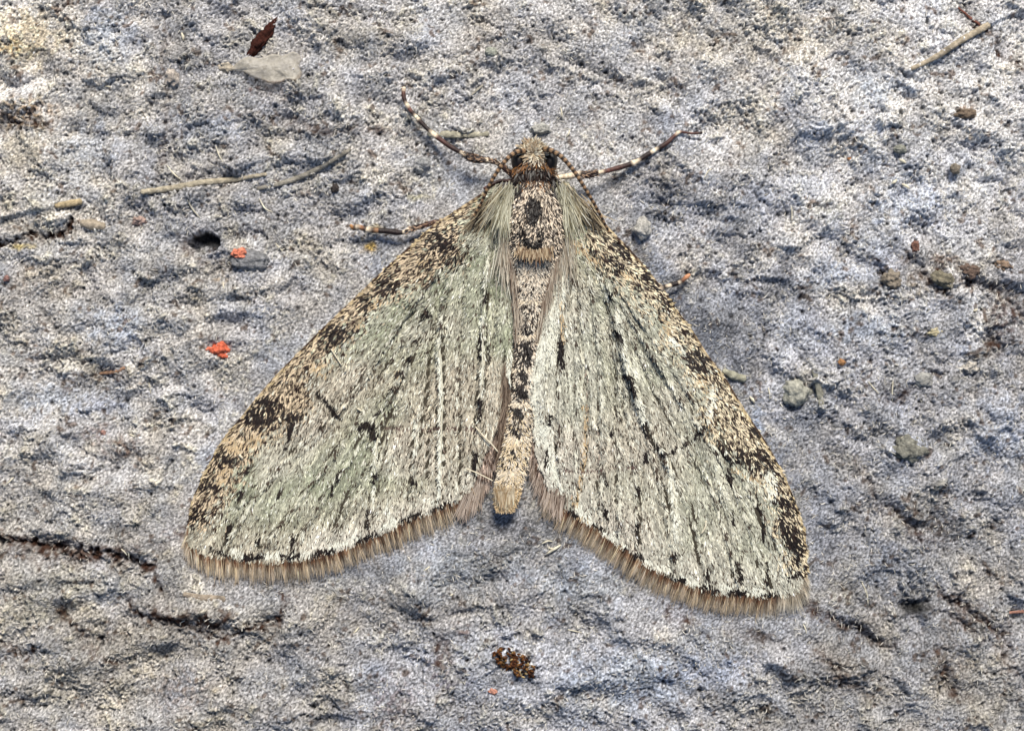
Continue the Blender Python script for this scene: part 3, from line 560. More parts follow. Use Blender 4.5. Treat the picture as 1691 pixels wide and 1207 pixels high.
def coons(c, t, d, nu_, nv_):
    """wing surface grid between front edge c (base->tip), hind margin t (tip->inner corner) and inner edge d (inner corner->base)"""
    def rs(L, m):
        s = np.concatenate([[0], np.cumsum(np.hypot(*np.diff(L, axis=0).T))]); q = np.linspace(0, s[-1], m); return np.stack([np.interp(q, s, L[:, 0]), np.interp(q, s, L[:, 1])], 1)
    A = rs(c, nv_); B = rs(d[::-1], nv_); T = rs(t, nu_); b = np.stack([np.linspace(c[0][0], d[-1][0], nu_), np.linspace(c[0][1], d[-1][1], nu_)], 1)
    s = np.linspace(0, 1, nu_)[None, :, None]; r = np.linspace(0, 1, nv_)[:, None, None]
    G = (1 - s) * A[:, None] + s * B[:, None] + (1 - r) * b[None] + r * T[None] - ((1 - s) * (1 - r) * A[0] + s * (1 - r) * B[0] + (1 - s) * r * A[-1] + s * r * B[-1])
    return G

def membrane(name, c, t, d, zf, colr, parent, mat, label=None, drop=.0):
    G = coons(c, t, d, 46, 70); u = G[..., 0].ravel(); v = G[..., 1].ravel(); z = zf(u, v) - drop
    X, Y = W(u, v); n = len(u); top = np.stack([X, Y, z], 1); bot = np.stack([X, Y, z - .02], 1)
    nv_, nu_ = G.shape[:2]; I = np.arange(n).reshape(nv_, nu_)
    q = np.stack([I[:-1, :-1].ravel(), I[:-1, 1:].ravel(), I[1:, 1:].ravel(), I[1:, :-1].ravel()], 1)
    rim = np.concatenate([I[0, :], I[1:, -1], I[-1, -2::-1], I[-2:0:-1, 0]]); r2 = np.roll(rim, -1)
    F = np.vstack([q, q[:, ::-1] + n, np.stack([rim, rim + n, r2 + n, r2], 1)])
    a = top[q[0]]; nz = np.cross(a[1] - a[0], a[2] - a[0])[2]
    if nz < 0: F = F[:, ::-1]
    col = np.tile(lin(colr), (2 * n, 1))
    return link(name, mesh_np(name, np.vstack([top, bot]), F, col, smooth=True), mat, parent, label=label)

def flow(u, v, base, side):
    """plan direction (world angle) in which the scales point"""
    rx = u - base[0]; ry = v - base[1]; r = np.hypot(rx, ry) + 1e-6
    dx = rx / r; dy = ry / r
    k = sstep(250, 560, r) * .40 + .10; k = k * sstep(60, 300, np.abs(dx) * 0 + (v - base[1]))
    # near the hind margin the scales hang more steeply
    dx = dx * (1 - k); dy = dy * (1 - k) + k
    return np.arctan2(-dy, dx)

FRINGE_L = dict(line=LT, side=-1); FRINGE_R = dict(line=RT, side=1)
for side in (-1, 1):
    c_, t_, d_, out, base = (LC, LT, LD, L_OUT, L_BASE) if side < 0 else (RC, RT, RD, R_OUT, R_BASE)
    rng = np.random.default_rng(50 + side)
    # ---- forewing
    fw = membrane("forewing", c_, t_, d_, lambda a, b: wing_z(a, b, side), (.24, .22, .18), moth, M_memb,
                  label="left forewing, greener with a large dark blotch" if side < 0 else "right forewing, paler with a deep lengthwise fold", drop=.008)
    P = scatter(out, 82000, rng); u, v = P[:, 0], P[:, 1]
    z = wing_z(u, v, side); col = wing_color(u, v, side, rng); inb = inpoly(u, v, L_BAND if side < 0 else R_BAND)
    ang = flow(u, v, base, side) + rng.normal(0, .15, len(u)) + np.where(inb, rng.normal(0, .2, len(u)), 0) + .15 * samp(F30, u, v)
    ln = rng.uniform(.055, .10, len(u)) * np.where(inb, 1.1, 1.0); wd = rng.uniform(.014, .023, len(u)) * np.where(inb, 1.25, 1.0)
    V1, F1, C1 = blades(u, v, z + rng.uniform(.0, .012, len(u)), ang, rng.uniform(.01, .11, len(u)), rng.normal(0, .22, len(u)), ln, wd, col, tipcol=col * 1.08, curve=rng.uniform(-.12, .12, len(u)))
    link("wing_scales", mesh_np("wing_scales", V1, F1, C1), M_scale, fw, kind="stuff")
    # ---- fringe along the hind margin of the forewing
    L = t_; s = np.concatenate([[0], np.cumsum(np.hypot(*np.diff(L, axis=0).T))]); parts = []
    for row, (nn, l0, l1, w0, w1, off) in enumerate(((4200, .19, .35, .006, .010, 3), (2400, .08, .17, .008, .014, -1), (600, .30, .42, .005, .008, 0))):
        q = rng.uniform(0, s[-1], nn); u = np.interp(q, s, L[:, 0]); v = np.interp(q, s, L[:, 1])
        du = .07 * np.sign(np.cos(q * .55 + 2.2 * np.sin(q * .071))) * .6
        g = np.gradient(L, axis=0); tu = np.interp(q, s, g[:, 0]); tv = np.interp(q, s, g[:, 1]); tl = np.hypot(tu, tv)
        nu2, nv2 = (-tv / tl, tu / tl); sg = np.sign((-g[:, 1] * 0 + g[:, 0]).sum() or 1)
        # outward normal
        mu, mv = u.mean(), v.mean() - 260; flip = np.where(nu2 * (u - mu) + nv2 * (v - mv) < 0, -1, 1); nu2 = nu2 * flip; nv2 = nv2 * flip
        k = .55; dxx = nu2 * (1 - k) + (-side) * .06 * k; dyy = nv2 * (1 - k) + k
        if side < 0: dxx = dxx + .25 * sstep(360, 318, u)
        else: dxx = dxx - .10 + .25 * sstep(1290, 1325, u)
        a = np.arctan2(-dyy, dxx) + rng.normal(0, .07, nn) + du
        bandf = sstep(-.6, .8, samp(F30, u * 1.5, v * 1.5) + rng.normal(0, .35, nn))[:, None]
        if row == 1: col = lin([.38, .26, .19]) * (1 - bandf * .5) + lin([.66, .55, .44]) * bandf * .5; tip = lin([.56, .44, .34]) * np.ones((nn, 1))
        else: col = lin([.44, .36, .29]) * (1 - bandf) + lin([.72, .67, .60]) * bandf; tip = lin([.84, .79, .72]) * rng.uniform(.6, 1.15, (nn, 1))
        if row == 2: col = lin([.80, .72, .60]) * np.ones((nn, 1)); tip = col
        if side < 0: col = col * (1 + .35 * sstep(480, 330, u))[:, None]; tip = tip * (1 + .3 * sstep(480, 330, u))[:, None]
        else: wmk = sstep(1270, 1300, u)[:, None]; col = col * (1 - .6 * wmk) + lin([.80, .76, .68]) * .6 * wmk; tip = tip * (1 - .7 * wmk) + lin([.95, .93, .88]) * .7 * wmk
        ff = (sstep(0, 25, q)[:] * .55 + .45) * (1 + .10 * np.sin(q * .23) + .12 * np.sin(q * .9 + 2))
        chk = (.52 + .75 * sstep(-.9, .9, np.sin(q * .40 + 1.8 * np.sin(q * .05)) + .5 * np.sin(q * 1.7 + 2 * np.sin(q * .11)) + rng.normal(0, .35, nn)))[:, None]; col = col * chk; tip = tip * (.25 + .75 * chk)
        z = wing_z(u, v, side) + rng.uniform(-.03, .02, nn) - (.0 if row else .015); v = v + rng.uniform(-2, 4, nn)
        parts.append(blades(u + off * nu2 * 0, v, z, a, rng.uniform(-.20, .02, nn), rng.normal(0, .4, nn), rng.uniform(l0, l1, nn) * ff, rng.uniform(w0, w1, nn), col * np.exp(.25 * rng.standard_normal((nn, 1))), tipcol=tip, curve=rng.uniform(-.05, .05, nn), taper=.9, mid=.5))
    V1, F1, C1 = merge(parts); link("fringe", mesh_np("fringe", V1, F1, C1), M_hair, fw, kind="stuff", label="brown and tan fringe along the wing's hind margin")
    # ---- hindwing, mostly hidden under the forewing
    if side < 0:
        hc = smoothline([(800, 420), (740, 560), (700, 700), (690, 800)], 8)[:, :2]; ht = smoothline([(690, 800), (730, 826), (765, 830), (790, 820), (808, 795)], 6)[:, :2]; hd = smoothline([(808, 795), (826, 740), (838, 660), (846, 560), (842, 430)], 8)[:, :2]
        hcol = (.62, .55, .50)
    else:
        hc = smoothline([(930, 420), (970, 560), (1000, 700), (1005, 850)], 8)[:, :2]; ht = smoothline([(1005, 850), (960, 838), (925, 820), (900, 806), (884, 770)], 6)[:, :2]; hd = smoothline([(884, 770), (876, 720), (870, 660), (872, 560), (890, 430)], 8)[:, :2]
        hcol = (.60, .54, .49)
    hz_ = lambda a, b: np.minimum(wing_z(a, b, side) - .05, .20 + 0 * a)
    hw = membrane("hindwing", hc, ht, hd, hz_, hcol, moth, M_memb, label="narrow strip of hindwing showing beside the body")
    hp = np.vstack([hc, ht, hd]); P = scatter(hp, 3500, rng); u, v = P[:, 0], P[:, 1]; nn = len(u)
    col = lin([.64, .57, .52]) * np.exp(.35 * rng.standard_normal((nn, 1)))
    m = rng.random(nn) < .3; col[m] = lin([.30, .22, .17]) * rng.uniform(.6, 1.3, (m.sum(), 1))
    V1, F1, C1 = blades(u, v, hz_(u, v) + .006, -np.pi / 2 - side * .05 + rng.normal(0, .2, nn), rng.uniform(0, .2, nn), rng.normal(0, .3, nn), rng.uniform(.10, .18, nn), rng.uniform(.016, .028, nn), col)
    link("wing_scales", mesh_np("wing_scales", V1, F1, C1), M_scale, hw, kind="stuff")
    # long hairs of the hindwing's inner margin
    line = np.array([(772, 832), (790, 818), (804, 790), (812, 760), (826, 720), (836, 670)] if side < 0 else [(925, 826), (905, 812), (888, 782), (880, 750), (876, 715), (874, 680)], float)
    line = smoothline(line, 4)[:, :2]; s = np.concatenate([[0], np.cumsum(np.hypot(*np.diff(line, axis=0).T))]); parts = []
    for nn, (ca, cb), l0, l1 in ((1000, ((.60, .52, .46), (.92, .86, .80)), .28, .48), (300, ((.22, .15, .12), (.50, .40, .34)), .2, .38)):
        q = rng.uniform(0, s[-1], nn); u = np.interp(q, s, line[:, 0]) + rng.normal(0, 4, nn) + side * 5; v = np.interp(q, s, line[:, 1]) + rng.normal(0, 4, nn) - 10
        ff = q / s[-1]
        a = -np.pi / 2 + side * (.30 - .55 * ff) + rng.normal(0, .10, nn) if side < 0 else -np.pi / 2 - .15 - .35 * ff * (1 - ff * .8) + rng.normal(0, .10, nn)
        k = rng.random((nn, 1)); col = lin(ca) * (1 - k) + lin(cb) * k
        parts.append(blades(u, v, .13 + rng.uniform(0, .05, nn), a, rng.uniform(-.15, .05, nn), rng.normal(0, .4, nn), rng.uniform(l0, l1, nn) * (1 - .45 * ff), rng.uniform(.010, .017, nn), col * .8, tipcol=col * 1.2, curve=rng.uniform(-.06, .06, nn), taper=.9, mid=.5))
    V1, F1, C1 = merge(parts); link("fringe", mesh_np("fringe", V1, F1, C1), M_hair, hw, kind="stuff")
    # ---- veins on the forewing as raised pale ribs
    for pts, hwid in ((L_WHITE if side < 0 else R_WHITE)[:2] + ((L_WHITE[2:3] + L_WHITE[4:5]) if side < 0 else [])):
        q = smoothline(pts, 8)[:, :2]; X, Y = W(q[:, 0], q[:, 1]); z = wing_z(q[:, 0], q[:, 1], side) + .004
        V1, F1, C1 = tube(np.stack([X, Y, z], 1), np.full(len(q), .014), np.tile(lin([.82, .80, .72]), (len(q), 1)), sides=6)
        link("vein", mesh_np("vein", V1, F1, C1, smooth=True), M_memb, fw)
    # ---- front edge of the wing: a rounded costal rib
    q = c_[4:]; X, Y = W(q[:, 0], q[:, 1]); z = wing_z(q[:, 0], q[:, 1], side) - .005
    rr = np.interp(np.arange(len(q)), [0, len(q) * .3, len(q) - 1], [.035, .025, .010]); k = sstep(-.2, .6, samp(F14, q[:, 0], q[:, 1]))[:, None]
    V1, F1, C1 = tube(np.stack([X, Y, z], 1), rr, lin([.74, .66, .53]) * k + lin([.24, .17, .13]) * (1 - k), sides=8)
    link("costal_rib", mesh_np("costal_rib", V1, F1, C1, smooth=True), M_memb, fw)

# ---- body: one continuous surface from head to tail
ST = [(236, 880, 8, .40, .36), (241, 879, 19, .46, .28), (250, 879, 29, .55, .20), (264, 880, 28, .60, .14), (280, 881, 28, .60, .13), (292, 882, 28, .56, .14), (304, 883, 37, .66, .12), (322, 885, 45, .78, .10), (345, 886, 45, .84, .10), (375, 886, 45, .86, .10), (402, 885, 43, .78, .10), (425, 883, 40, .68, .10), (450, 880, 33, .58, .10), (485, 877, 26, .52, .10), (520, 874, 20, .46, .10), (555, 870, 17, .42, .09), (600, 866, 16, .38, .08), (650, 861, 17, .36, .08), (700, 857, 18, .36, .08), (745, 850, 20, .36, .08), (780, 844, 20, .36, .08), (810, 838, 17, .34, .09), (828, 835, 15, .30, .11), (838, 834, 11, .27, .14), (843, 833, 5, .25, .18)]
ST = np.array(ST, float)
vv = np.linspace(236, 843, 140); cu = np.interp(vv, ST[:, 0], ST[:, 1]); hwv = np.interp(vv, ST[:, 0], ST[:, 2]); zt = np.interp(vv, ST[:, 0], ST[:, 3]); zb = np.interp(vv, ST[:, 0], ST[:, 4])
seg = np.where(vv > 440, .022 * np.abs(np.sin((vv - 440) / 56 * np.pi)) ** .5, 0); zt = zt + seg; hwv = hwv + seg * 40
def sm(a):
    k = np.array([1, 2, 3, 2, 1.]) / 9; return np.convolve(np.pad(a, 2, mode='edge'), k, 'valid')
cu, hwv, zt, zb = map(sm, (cu, hwv, zt, zb))
NS = 28; a = np.linspace(0, 2 * np.pi, NS, endpoint=False)
Uu = cu[:, None] + hwv[:, None] * np.cos(a)[None]; Zz = (zt + zb)[:, None] / 2 + (zt - zb)[:, None] / 2 * np.sign(np.sin(a)) * np.abs(np.sin(a)) ** .85
X, Y = W(Uu, np.repeat(vv[:, None], NS, 1)); V1 = np.stack([X.ravel(), Y.ravel(), Zz.ravel()], 1)
I = np.arange(len(vv) * NS).reshape(len(vv), NS); J = np.roll(I, -1, 1)
F1 = np.stack([I[:-1].ravel(), I[1:].ravel(), J[1:].ravel(), J[:-1].ravel()], 1)
e = len(V1); V1 = np.vstack([V1, V1[I[0]].mean(0), V1[I[-1]].mean(0)])
capf = [(e, I[0][(j + 2) % NS], I[0][j + 1], I[0][j]) for j in range(0, NS, 2)] + [(e + 1, I[-1][j], I[-1][j + 1], I[-1][(j + 2) % NS]) for j in range(0, NS, 2)]
F1 = np.vstack([F1, np.array(capf)])
body = link("body", mesh_np("body", V1, F1[:, ::-1], np.tile(lin([.26, .20, .16]), (len(V1), 1)), smooth=True), M_body, moth)

# scales of the body
rng = np.random.default_rng(77)
BODY_DARK = [([(868, 566), (870, 590)], 6), ([(862, 610), (866, 622)], 5), ([(858, 638), (862, 650)], 5.5), ([(866, 640), (867, 648)], 3), ([(852, 672), (858, 680)], 5), ([(850, 706), (856, 716)], 4), ([(866, 540), (872, 548)], 4), ([(846, 742), (852, 748)], 3.5), ([(880, 340), (881, 352), (880, 366)], 9), ([(882, 346), (880, 356)], 11), ([(863, 388), (866, 394)], 7), ([(893, 388), (893, 395)], 4.5), ([(870, 405), (880, 409), (890, 404)], 6), ([(872, 428), (890, 428)], 2), ([(852, 318), (850, 326)], 6), ([(912, 316), (916, 324)], 6)]
n = 30000
sv = rng.uniform(240, 838, n); th = rng.uniform(.02, .98, n) * np.pi
hw_ = np.interp(sv, vv, hwv); c_u = np.interp(sv, vv, cu); zt_ = np.interp(sv, vv, zt); zb_ = np.interp(sv, vv, zb)
su = c_u + hw_ * np.cos(th); szz = (zt_ + zb_) / 2 + (zt_ - zb_) / 2 * np.sin(th) ** .85
roll = -(np.pi / 2 - th) * .9
col = lin([.73, .68, .61]) * np.exp(.34 * rng.standard_normal((n, 1))); r = rng.random(n) + .15 * samp(F7, su * 1.3, sv * 1.3)
hd_ = sv < 296; m = r < np.where(sv > 425, .15, .32); col[m] = lin([.22, .17, .13]) * rng.uniform(.4, 1.5, (m.sum(), 1))
m = r > .78; col[m] = lin([.86, .79, .70]) * rng.uniform(.85, 1.1, (m.sum(), 1))
# neck and collar: dark and rusty
m = (sv > 262) & (sv < 322) & (rng.random(n) < sstep(262, 280, sv) * sstep(326, 300, sv) * .86); k = rng.random(n)
col[m] = np.where((k[m] < .68)[:, None], lin([.07, .045, .035]), lin([.58, .40, .22])) * rng.uniform(.5, 1.4, (m.sum(), 1))
m = (sv > 285) & (sv < 330) & (np.abs(su - c_u) > 22) & (rng.random(n) < .8); col[m] = lin([.09, .06, .05]) * rng.uniform(.5, 1.5, (m.sum(), 1))
m = (sv < 268) & (np.abs(su - c_u) > 15); col[m] = lin([.09, .06, .05]) * rng.uniform(.5, 1.6, (m.sum(), 1))
m = (sv < 262) & (np.abs(su - c_u) <= 15) & (rng.random(n) < .8); col[m] = lin([.84, .76, .62]) * rng.uniform(.6, 1.1, (m.sum(), 1))
# abdomen: dark speckled back with pale segment edges and right flank
ab = sstep(470, 520, sv); segp = np.abs(np.sin((sv - 440) / 56 * np.pi))
m = (sv > 430) & (rng.random(n) < .55); col[m] = lin([.86, .82, .75]) * rng.uniform(.7, 1.1, (m.sum(), 1))
su_ = su + 3 * samp(F7, su, sv); m = (rng.random(n) + .22 * samp(F14, su * 1.5, sv) + .15 * samp(F7, su, sv) < .06 + ab * .40 * sstep(.05, .5, segp) * sstep(840, 740, sv) * np.where(su > c_u + 8, .25, 1.0) * (1.0 + .4 * sstep(700, 600, sv))); col[m] = lin([.15, .115, .095]) * rng.uniform(.4, 1.8, (m.sum(), 1))
m = (rng.random(n) < sstep(640, 740, sv) * .45) ; col[m] = lin([.86, .78, .64]) * rng.uniform(.7, 1.1, (m.sum(), 1))
m = (sv > 470) & (segp < .22) & (rng.random(n) < .8); col[m] = lin([.90, .84, .74]) * rng.uniform(.7, 1.1, (m.sum(), 1))
m = (sv > 800); col[m] = lin([.86, .75, .58]) * rng.uniform(.6, 1.15, (m.sum(), 1))
for pts, hw2 in BODY_DARK:
    d, _ = local_dist(su, sv, pts, hw2 * 3); m = rng.random(n) < .95 * sstep(hw2 * 1.3, hw2 * .7, d); col[m] = lin([.07, .045, .035]) * rng.uniform(.5, 2.2, (m.sum(), 1))
ang = -np.pi / 2 - (su - c_u) / np.maximum(hw_, 5) * -.25 + rng.normal(0, .38, n) - .08
V1, F1, C1 = blades(su, sv, szz + rng.uniform(0, .02, n), ang, rng.uniform(.02, .32, n), roll * .6 + rng.normal(0, .3, n), rng.uniform(.05, .095, n), rng.uniform(.014, .025, n), col, tipcol=col * 1.1)
link("body_scales", mesh_np("body_scales", V1, F1, C1), M_scale, body, kind="stuff")

def hair(name, parent, roots, nn, spread, ang, l0, l1, w0, w1, ca, cb, z0, z1, p0=-.1, p1=.25, seed=1, jitter=.12, curve=.1, kind="stuff", label=None):
    rng = np.random.default_rng(seed); L = smoothline(roots, 3)[:, :2]; q = rng.uniform(0, len(L) - 1, nn)
    u = np.interp(q, np.arange(len(L)), L[:, 0]) + rng.normal(0, spread, nn); v = np.interp(q, np.arange(len(L)), L[:, 1]) + rng.normal(0, spread, nn)
    t = q / (len(L) - 1); aa = ang[0] * (1 - t) + ang[1] * t + rng.normal(0, jitter, nn); zz = z0 * (1 - t) + z1 * t + rng.uniform(-.03, .03, nn)
    k = rng.random((nn, 1)) ** 1.2; col = lin(ca) * (1 - k) + lin(cb) * k
    V1, F1, C1 = blades(u, v, zz, aa, rng.uniform(p0, p1, nn), rng.normal(0, .4, nn), rng.uniform(l0, l1, nn), rng.uniform(w0, w1, nn), col * .85, tipcol=col * 1.15, curve=rng.uniform(-curve, curve, nn), taper=.8, mid=.5)
    return link(name, mesh_np(name, V1, F1, C1), M_hair, parent, kind=kind, label=label)
D = -np.pi / 2
# crown tuft
rng = np.random.default_rng(5); nn = 460; q = rng.normal(0, 1, (nn, 2)) * (8.0, 6.5); u = 881 + q[:, 0]; v = 256 + q[:, 1]
aa = np.arctan2(-(v - 262), (u - 880)) + rng.normal(0, .4, nn)
k = rng.random((nn, 1)); colh = lin([.72, .61, .48]) * (1 - k) + lin([1, .97, .88]) * k
V1, F1, C1 = blades(u, v, .60 + rng.uniform(-.03, .03, nn), aa, rng.uniform(.1, .8, nn), rng.normal(0, .5, nn), rng.uniform(.06, .11, nn), rng.uniform(.022, .036, nn), colh * .8, tipcol=colh * 1.1, curve=rng.uniform(-.2, .2, nn))
link("crown_tuft", mesh_np("crown_tuft", V1, F1, C1), M_hair, body, kind="stuff", label="cream tuft of scales between the eyes")
# pale line behind the head and rusty collar hairs
hair("collar_hair", body, [(848, 288), (862, 280), (880, 277), (900, 280), (914, 290)], 260, 2.5, (D - .5, D + .5), .07, .15, .014, .024, (.15, .09, .06), (.66, .46, .26), .58, .58, 0, .5, seed=11, jitter=.5)
# shoulder tufts (tegulae)
for sd2, sg in ((-1, -1), (1, 1)):
    ox = lambda d, v: (axis_u(v) + sg * d, v)
    hair("shoulder_tuft", body, [ox(40, 312), ox(46, 335), ox(48, 358)], 250, 5, (D + sg * .28, D + sg * .03), .26, .58, .012, .020, (.58, .55, .44), (.97, .96, .87), .74, .66, -.25, .08, seed=12 + sd2, jitter=.16)
    hair("shoulder_tuft", body, [ox(44, 312), ox(54, 328), ox(60, 345)], 130, 7, (D + sg * .5, D + sg * .18), .26, .60, .012, .018, (.62, .56, .42), (1, .98, .90), .68, .54, -.32, .0, seed=22 + sd2, jitter=.22)
    hair("shoulder_tuft", body, [ox(54, 322), ox(72, 340), ox(92, 358)], 170, 6, (D + sg * .45, D + sg * .72), .20, .46, .012, .020, (.16, .11, .08), (.86, .78, .64), .52, .42, -.25, .0, seed=32 + sd2, jitter=.2)
    hair("shoulder_tuft", body, [ox(44, 380), ox(46, 410), ox(44, 440)], 130, 8, (D + sg * .10, D - sg * .04), .26, .60, .010, .016, (.66, .60, .52), (1, .97, .90), .60, .50, -.22, .0, seed=42 + sd2, jitter=.12)
# dark collar between head and thorax
hair("collar_hair", body, [(852, 300), (866, 294), (882, 291), (900, 294), (914, 302)], 330, 3, (D - .4, D + .4), .08, .17, .016, .028, (.06, .04, .035), (.20, .12, .07), .64, .64, -.1, .35, seed=51, jitter=.4)
# long hairs down both flanks of the abdomen
hair("flank_hair", body, [(842, 410), (848, 450), (854, 500), (854, 550)], 190, 3, (D + .04, D + .14), .22, .50, .009, .015, (.48, .38, .31), (.93, .88, .80), .58, .42, -.15, .04, seed=16)
hair("flank_hair", body, [(922, 410), (912, 450), (898, 500), (886, 550)], 190, 3, (D - .12, D - .24), .22, .50, .009, .015, (.48, .38, .31), (.93, .88, .80), .58, .42, -.15, .04, seed=17)
hair("flank_hair", body, [(838, 600), (833, 680), (825, 740)], 240, 3, (D - .05, D - .2), .2, .36, .010, .016, (.30, .22, .17), (.74, .66, .58), .40, .3, -.2, .0, seed=18)
hair("thorax_band", body, [(856, 416), (868, 420), (886, 422), (908, 416)], 200, 4, (D - .2, D + .2), .07, .14, .014, .024, (.50, .38, .28), (.94, .86, .72), .80, .80, -.1, .2, seed=19)
hair("tail_tuft", body, [(822, 804), (834, 810), (850, 804)], 360, 4, (D + .22, D - .30), .14, .30, .014, .024, (.72, .60, .44), (1, .95, .84), .40, .40, -.32, -.05, seed=20, jitter=.08)

def blob(name, u, v, z, r, colr, mat, parent=None, sub=2, noise=.25, seed=0, rot=0, nf=1.6, **kw):
    bm_me = bpy.data.meshes.new(name)
    import bmesh
    bm = bmesh.new(); bmesh.ops.create_icosphere(bm, subdivisions=sub, radius=1)
    from mathutils import noise as mn
    for q in bm.verts:
        p = q.co * nf + Vector((seed * 3.1, seed * 1.7, 0)); f = 1 + noise * mn.noise(p) + noise * .5 * mn.noise(p * 2.7) + min(noise, .3) * .45 * mn.noise(p * 6.5)
        q.co = Vector((q.co.x * r[0] * f, q.co.y * r[1] * f, q.co.z * r[2] * f))
    bmesh.ops.triangulate(bm, faces=bm.faces); bm.to_mesh(bm_me); bm.free()
    for p in bm_me.polygons: p.use_smooth = True
    cl = bm_me.color_attributes.new("tint", 'FLOAT_COLOR', 'POINT'); nv = len(bm_me.vertices)
    rr = np.random.default_rng(seed + 5); arr = np.ones((nv, 4), dtype=np.float32); arr[:, :3] = lin(colr) * rr.uniform(.8, 1.2, (nv, 1)); cl.data.foreach_set("color", arr.ravel())
    o = link(name, bm_me, mat, parent, **kw); X, Y = W(u, v); o.location = (float(X), float(Y), z); o.rotation_euler = (0, 0, rot)
    return o
blob("eye", 856, 271, .44, (.12, .22, .19), (.05, .04, .04), M_eye, body, sub=3, noise=.03, rot=.12)
blob("eye", 908, 273, .44, (.12, .22, .19), (.05, .04, .04), M_eye, body, sub=3, noise=.03, rot=-.15)

# ---- antennae: many short joints, pale and dark rings
def antenna(pts, zs, seed):
    q = smoothline([(p[0], p[1], z) for p, z in zip(pts, zs)], 2.2); X, Y = W(q[:, 0], q[:, 1]); n = len(q)
    r = np.interp(np.arange(n), [0, n * .1, n - 1], [.044, .038, .018]) * (1 + .10 * (np.arange(n) % 2))
    k = ((np.arange(n) // 2) % 2)[:, None]; col = lin([.13, .085, .06]) * (1 - k) + lin([.58, .46, .34]) * k
    V1, F1, C1 = tube(np.stack([X, Y, q[:, 2]], 1), r, col, sides=8)
    return link("antenna", mesh_np("antenna", V1, F1, C1), M_leg, moth)
antenna([(868, 256), (855, 258), (842, 266), (828, 282), (815, 302), (804, 322), (795, 342), (783, 362)], [.60, .70, .76, .78, .78, .74, .66, .60], 1)
antenna([(896, 254), (908, 256), (926, 268), (945, 290), (962, 316), (978, 342), (992, 366), (1004, 388)], [.60, .72, .80, .82, .80, .72, .60, .48], 2)
# ---- palps: two short dark feelers in front
for pts in ([(872, 240), (868, 234)], [(888, 240), (891, 235)]):
    X, Y = W(np.array([p[0] for p in pts]), np.array([p[1] for p in pts])); V1, F1, C1 = tube(np.stack([X, Y, [.42, .36]], 1), [.04, .02], np.tile(lin([.40, .30, .22]), (2, 1)), sides=8)
    link("palp", mesh_np("palp", V1, F1, C1, smooth=True), M_leg, body)

# ---- legs: thigh and shin as one mesh, the jointed foot a sub-part
DKB, MBR, CRM = lin([.13, .07, .06]), lin([.34, .21, .18]), lin([.92, .84, .73])
def limb(name, pts, cols, parent, sides=10):
    """pts: (u, v, z, r)"""
    q = smoothline([(a, b, c, r) for a, b, c, r in pts], 2.5); n = len(q); P = np.array(pts, float)
    s = np.concatenate([[0], np.cumsum(np.hypot(*np.diff(P[:, :2], axis=0).T))]); s /= s[-1]; t = np.linspace(0, 1, n)
    col = np.stack([np.interp(t, [c[0] for c in cols], [c[1][k] for c in cols]) for k in range(3)], 1)
    col = col * np.exp(.25 * np.random.default_rng(n).standard_normal((n, 1))); X, Y = W(q[:, 0], q[:, 1])
    V1, F1, C1 = tube(np.stack([X, Y, q[:, 2]], 1), np.maximum(q[:, 3], .01), col, sides=sides)
    o = link(name, mesh_np(name, V1, F1, C1, smooth=True), M_leg, parent)
    return o
def leg_scales(parent, pts, nn, seed):
    rng = np.random.default_rng(seed); q = smoothline(pts, 2.5); i = rng.uniform(0, len(q) - 1, nn); g = np.gradient(q, axis=0)
    f = lambda k: np.interp(i, np.arange(len(q)), q[:, k]); du = np.interp(i, np.arange(len(q)), g[:, 0]); dv = np.interp(i, np.arange(len(q)), g[:, 1])
    r = f(3); th = rng.uniform(-1, 1, nn); L = np.hypot(du, dv); u = f(0) + r * 100 * th * .9 * -dv / L; v = f(1) + r * 100 * th * .9 * du / L
    k = rng.random((nn, 1)); col = np.where(k < .6, DKB[None] * 1.2, lin([.62, .50, .40])[None]) * rng.uniform(.6, 1.3, (nn, 1))
    V1, F1, C1 = blades(u, v, f(2) + r * np.sqrt(1 - th ** 2 * .8), np.arctan2(-dv, du) + rng.normal(0, .25, nn), rng.uniform(0, .3, nn), rng.normal(0, .3, nn), rng.uniform(.04, .08, nn), rng.uniform(.012, .020, nn), col)
    link("leg_scales", mesh_np("leg_scales", V1, F1, C1), M_scale, parent, kind="stuff")
def banded(nb, pale=.22, first=0):
    out = []
    for i in range(nb):
        a = i / nb; b = (i + 1) / nb; out += [(a + .001, CRM), (a + pale / nb, CRM), (a + (pale + .08) / nb, DKB), (b - .001, MBR)]
    out.append((1, CRM)); return out
# left front leg
g = .10
shin = [(850, 296, .34, .05), (826, 276, .34, .040), (812, 270, .35, .045), (799, 268, .36, .055), (786, 266, .36, .075), (774, 262, .34, .070), (768, 259, .33, .045)]
lg = limb("leg", shin, [(0, MBR), (.3, MBR), (.42, CRM), (.46, MBR), (.55, CRM), (.60, CRM), (.63, DKB), (.95, DKB), (1, CRM)], moth); leg_scales(lg, shin, 160, 1)
limb("foot", [(768, 259, .33, .036), (745, 246, .30, .040), (730, 235, .26, .038), (718, 226, .24, .042), (705, 214, .22, .034), (691, 199, .19, .036), (683, 190, .18, .032), (676, 181, .17, .034), (669, 168, .16, .034), (667, 156, .15, .036), (668, 147, .14, .030)],
     [(0, CRM), (.03, CRM), (.06, DKB), (.34, MBR), (.37, CRM), (.42, CRM), (.45, DKB), (.60, DKB), (.62, CRM), (.66, CRM), (.69, DKB), (.77, MBR), (.79, CRM), (.82, CRM), (.85, DKB), (.95, MBR), (1, CRM)], lg)
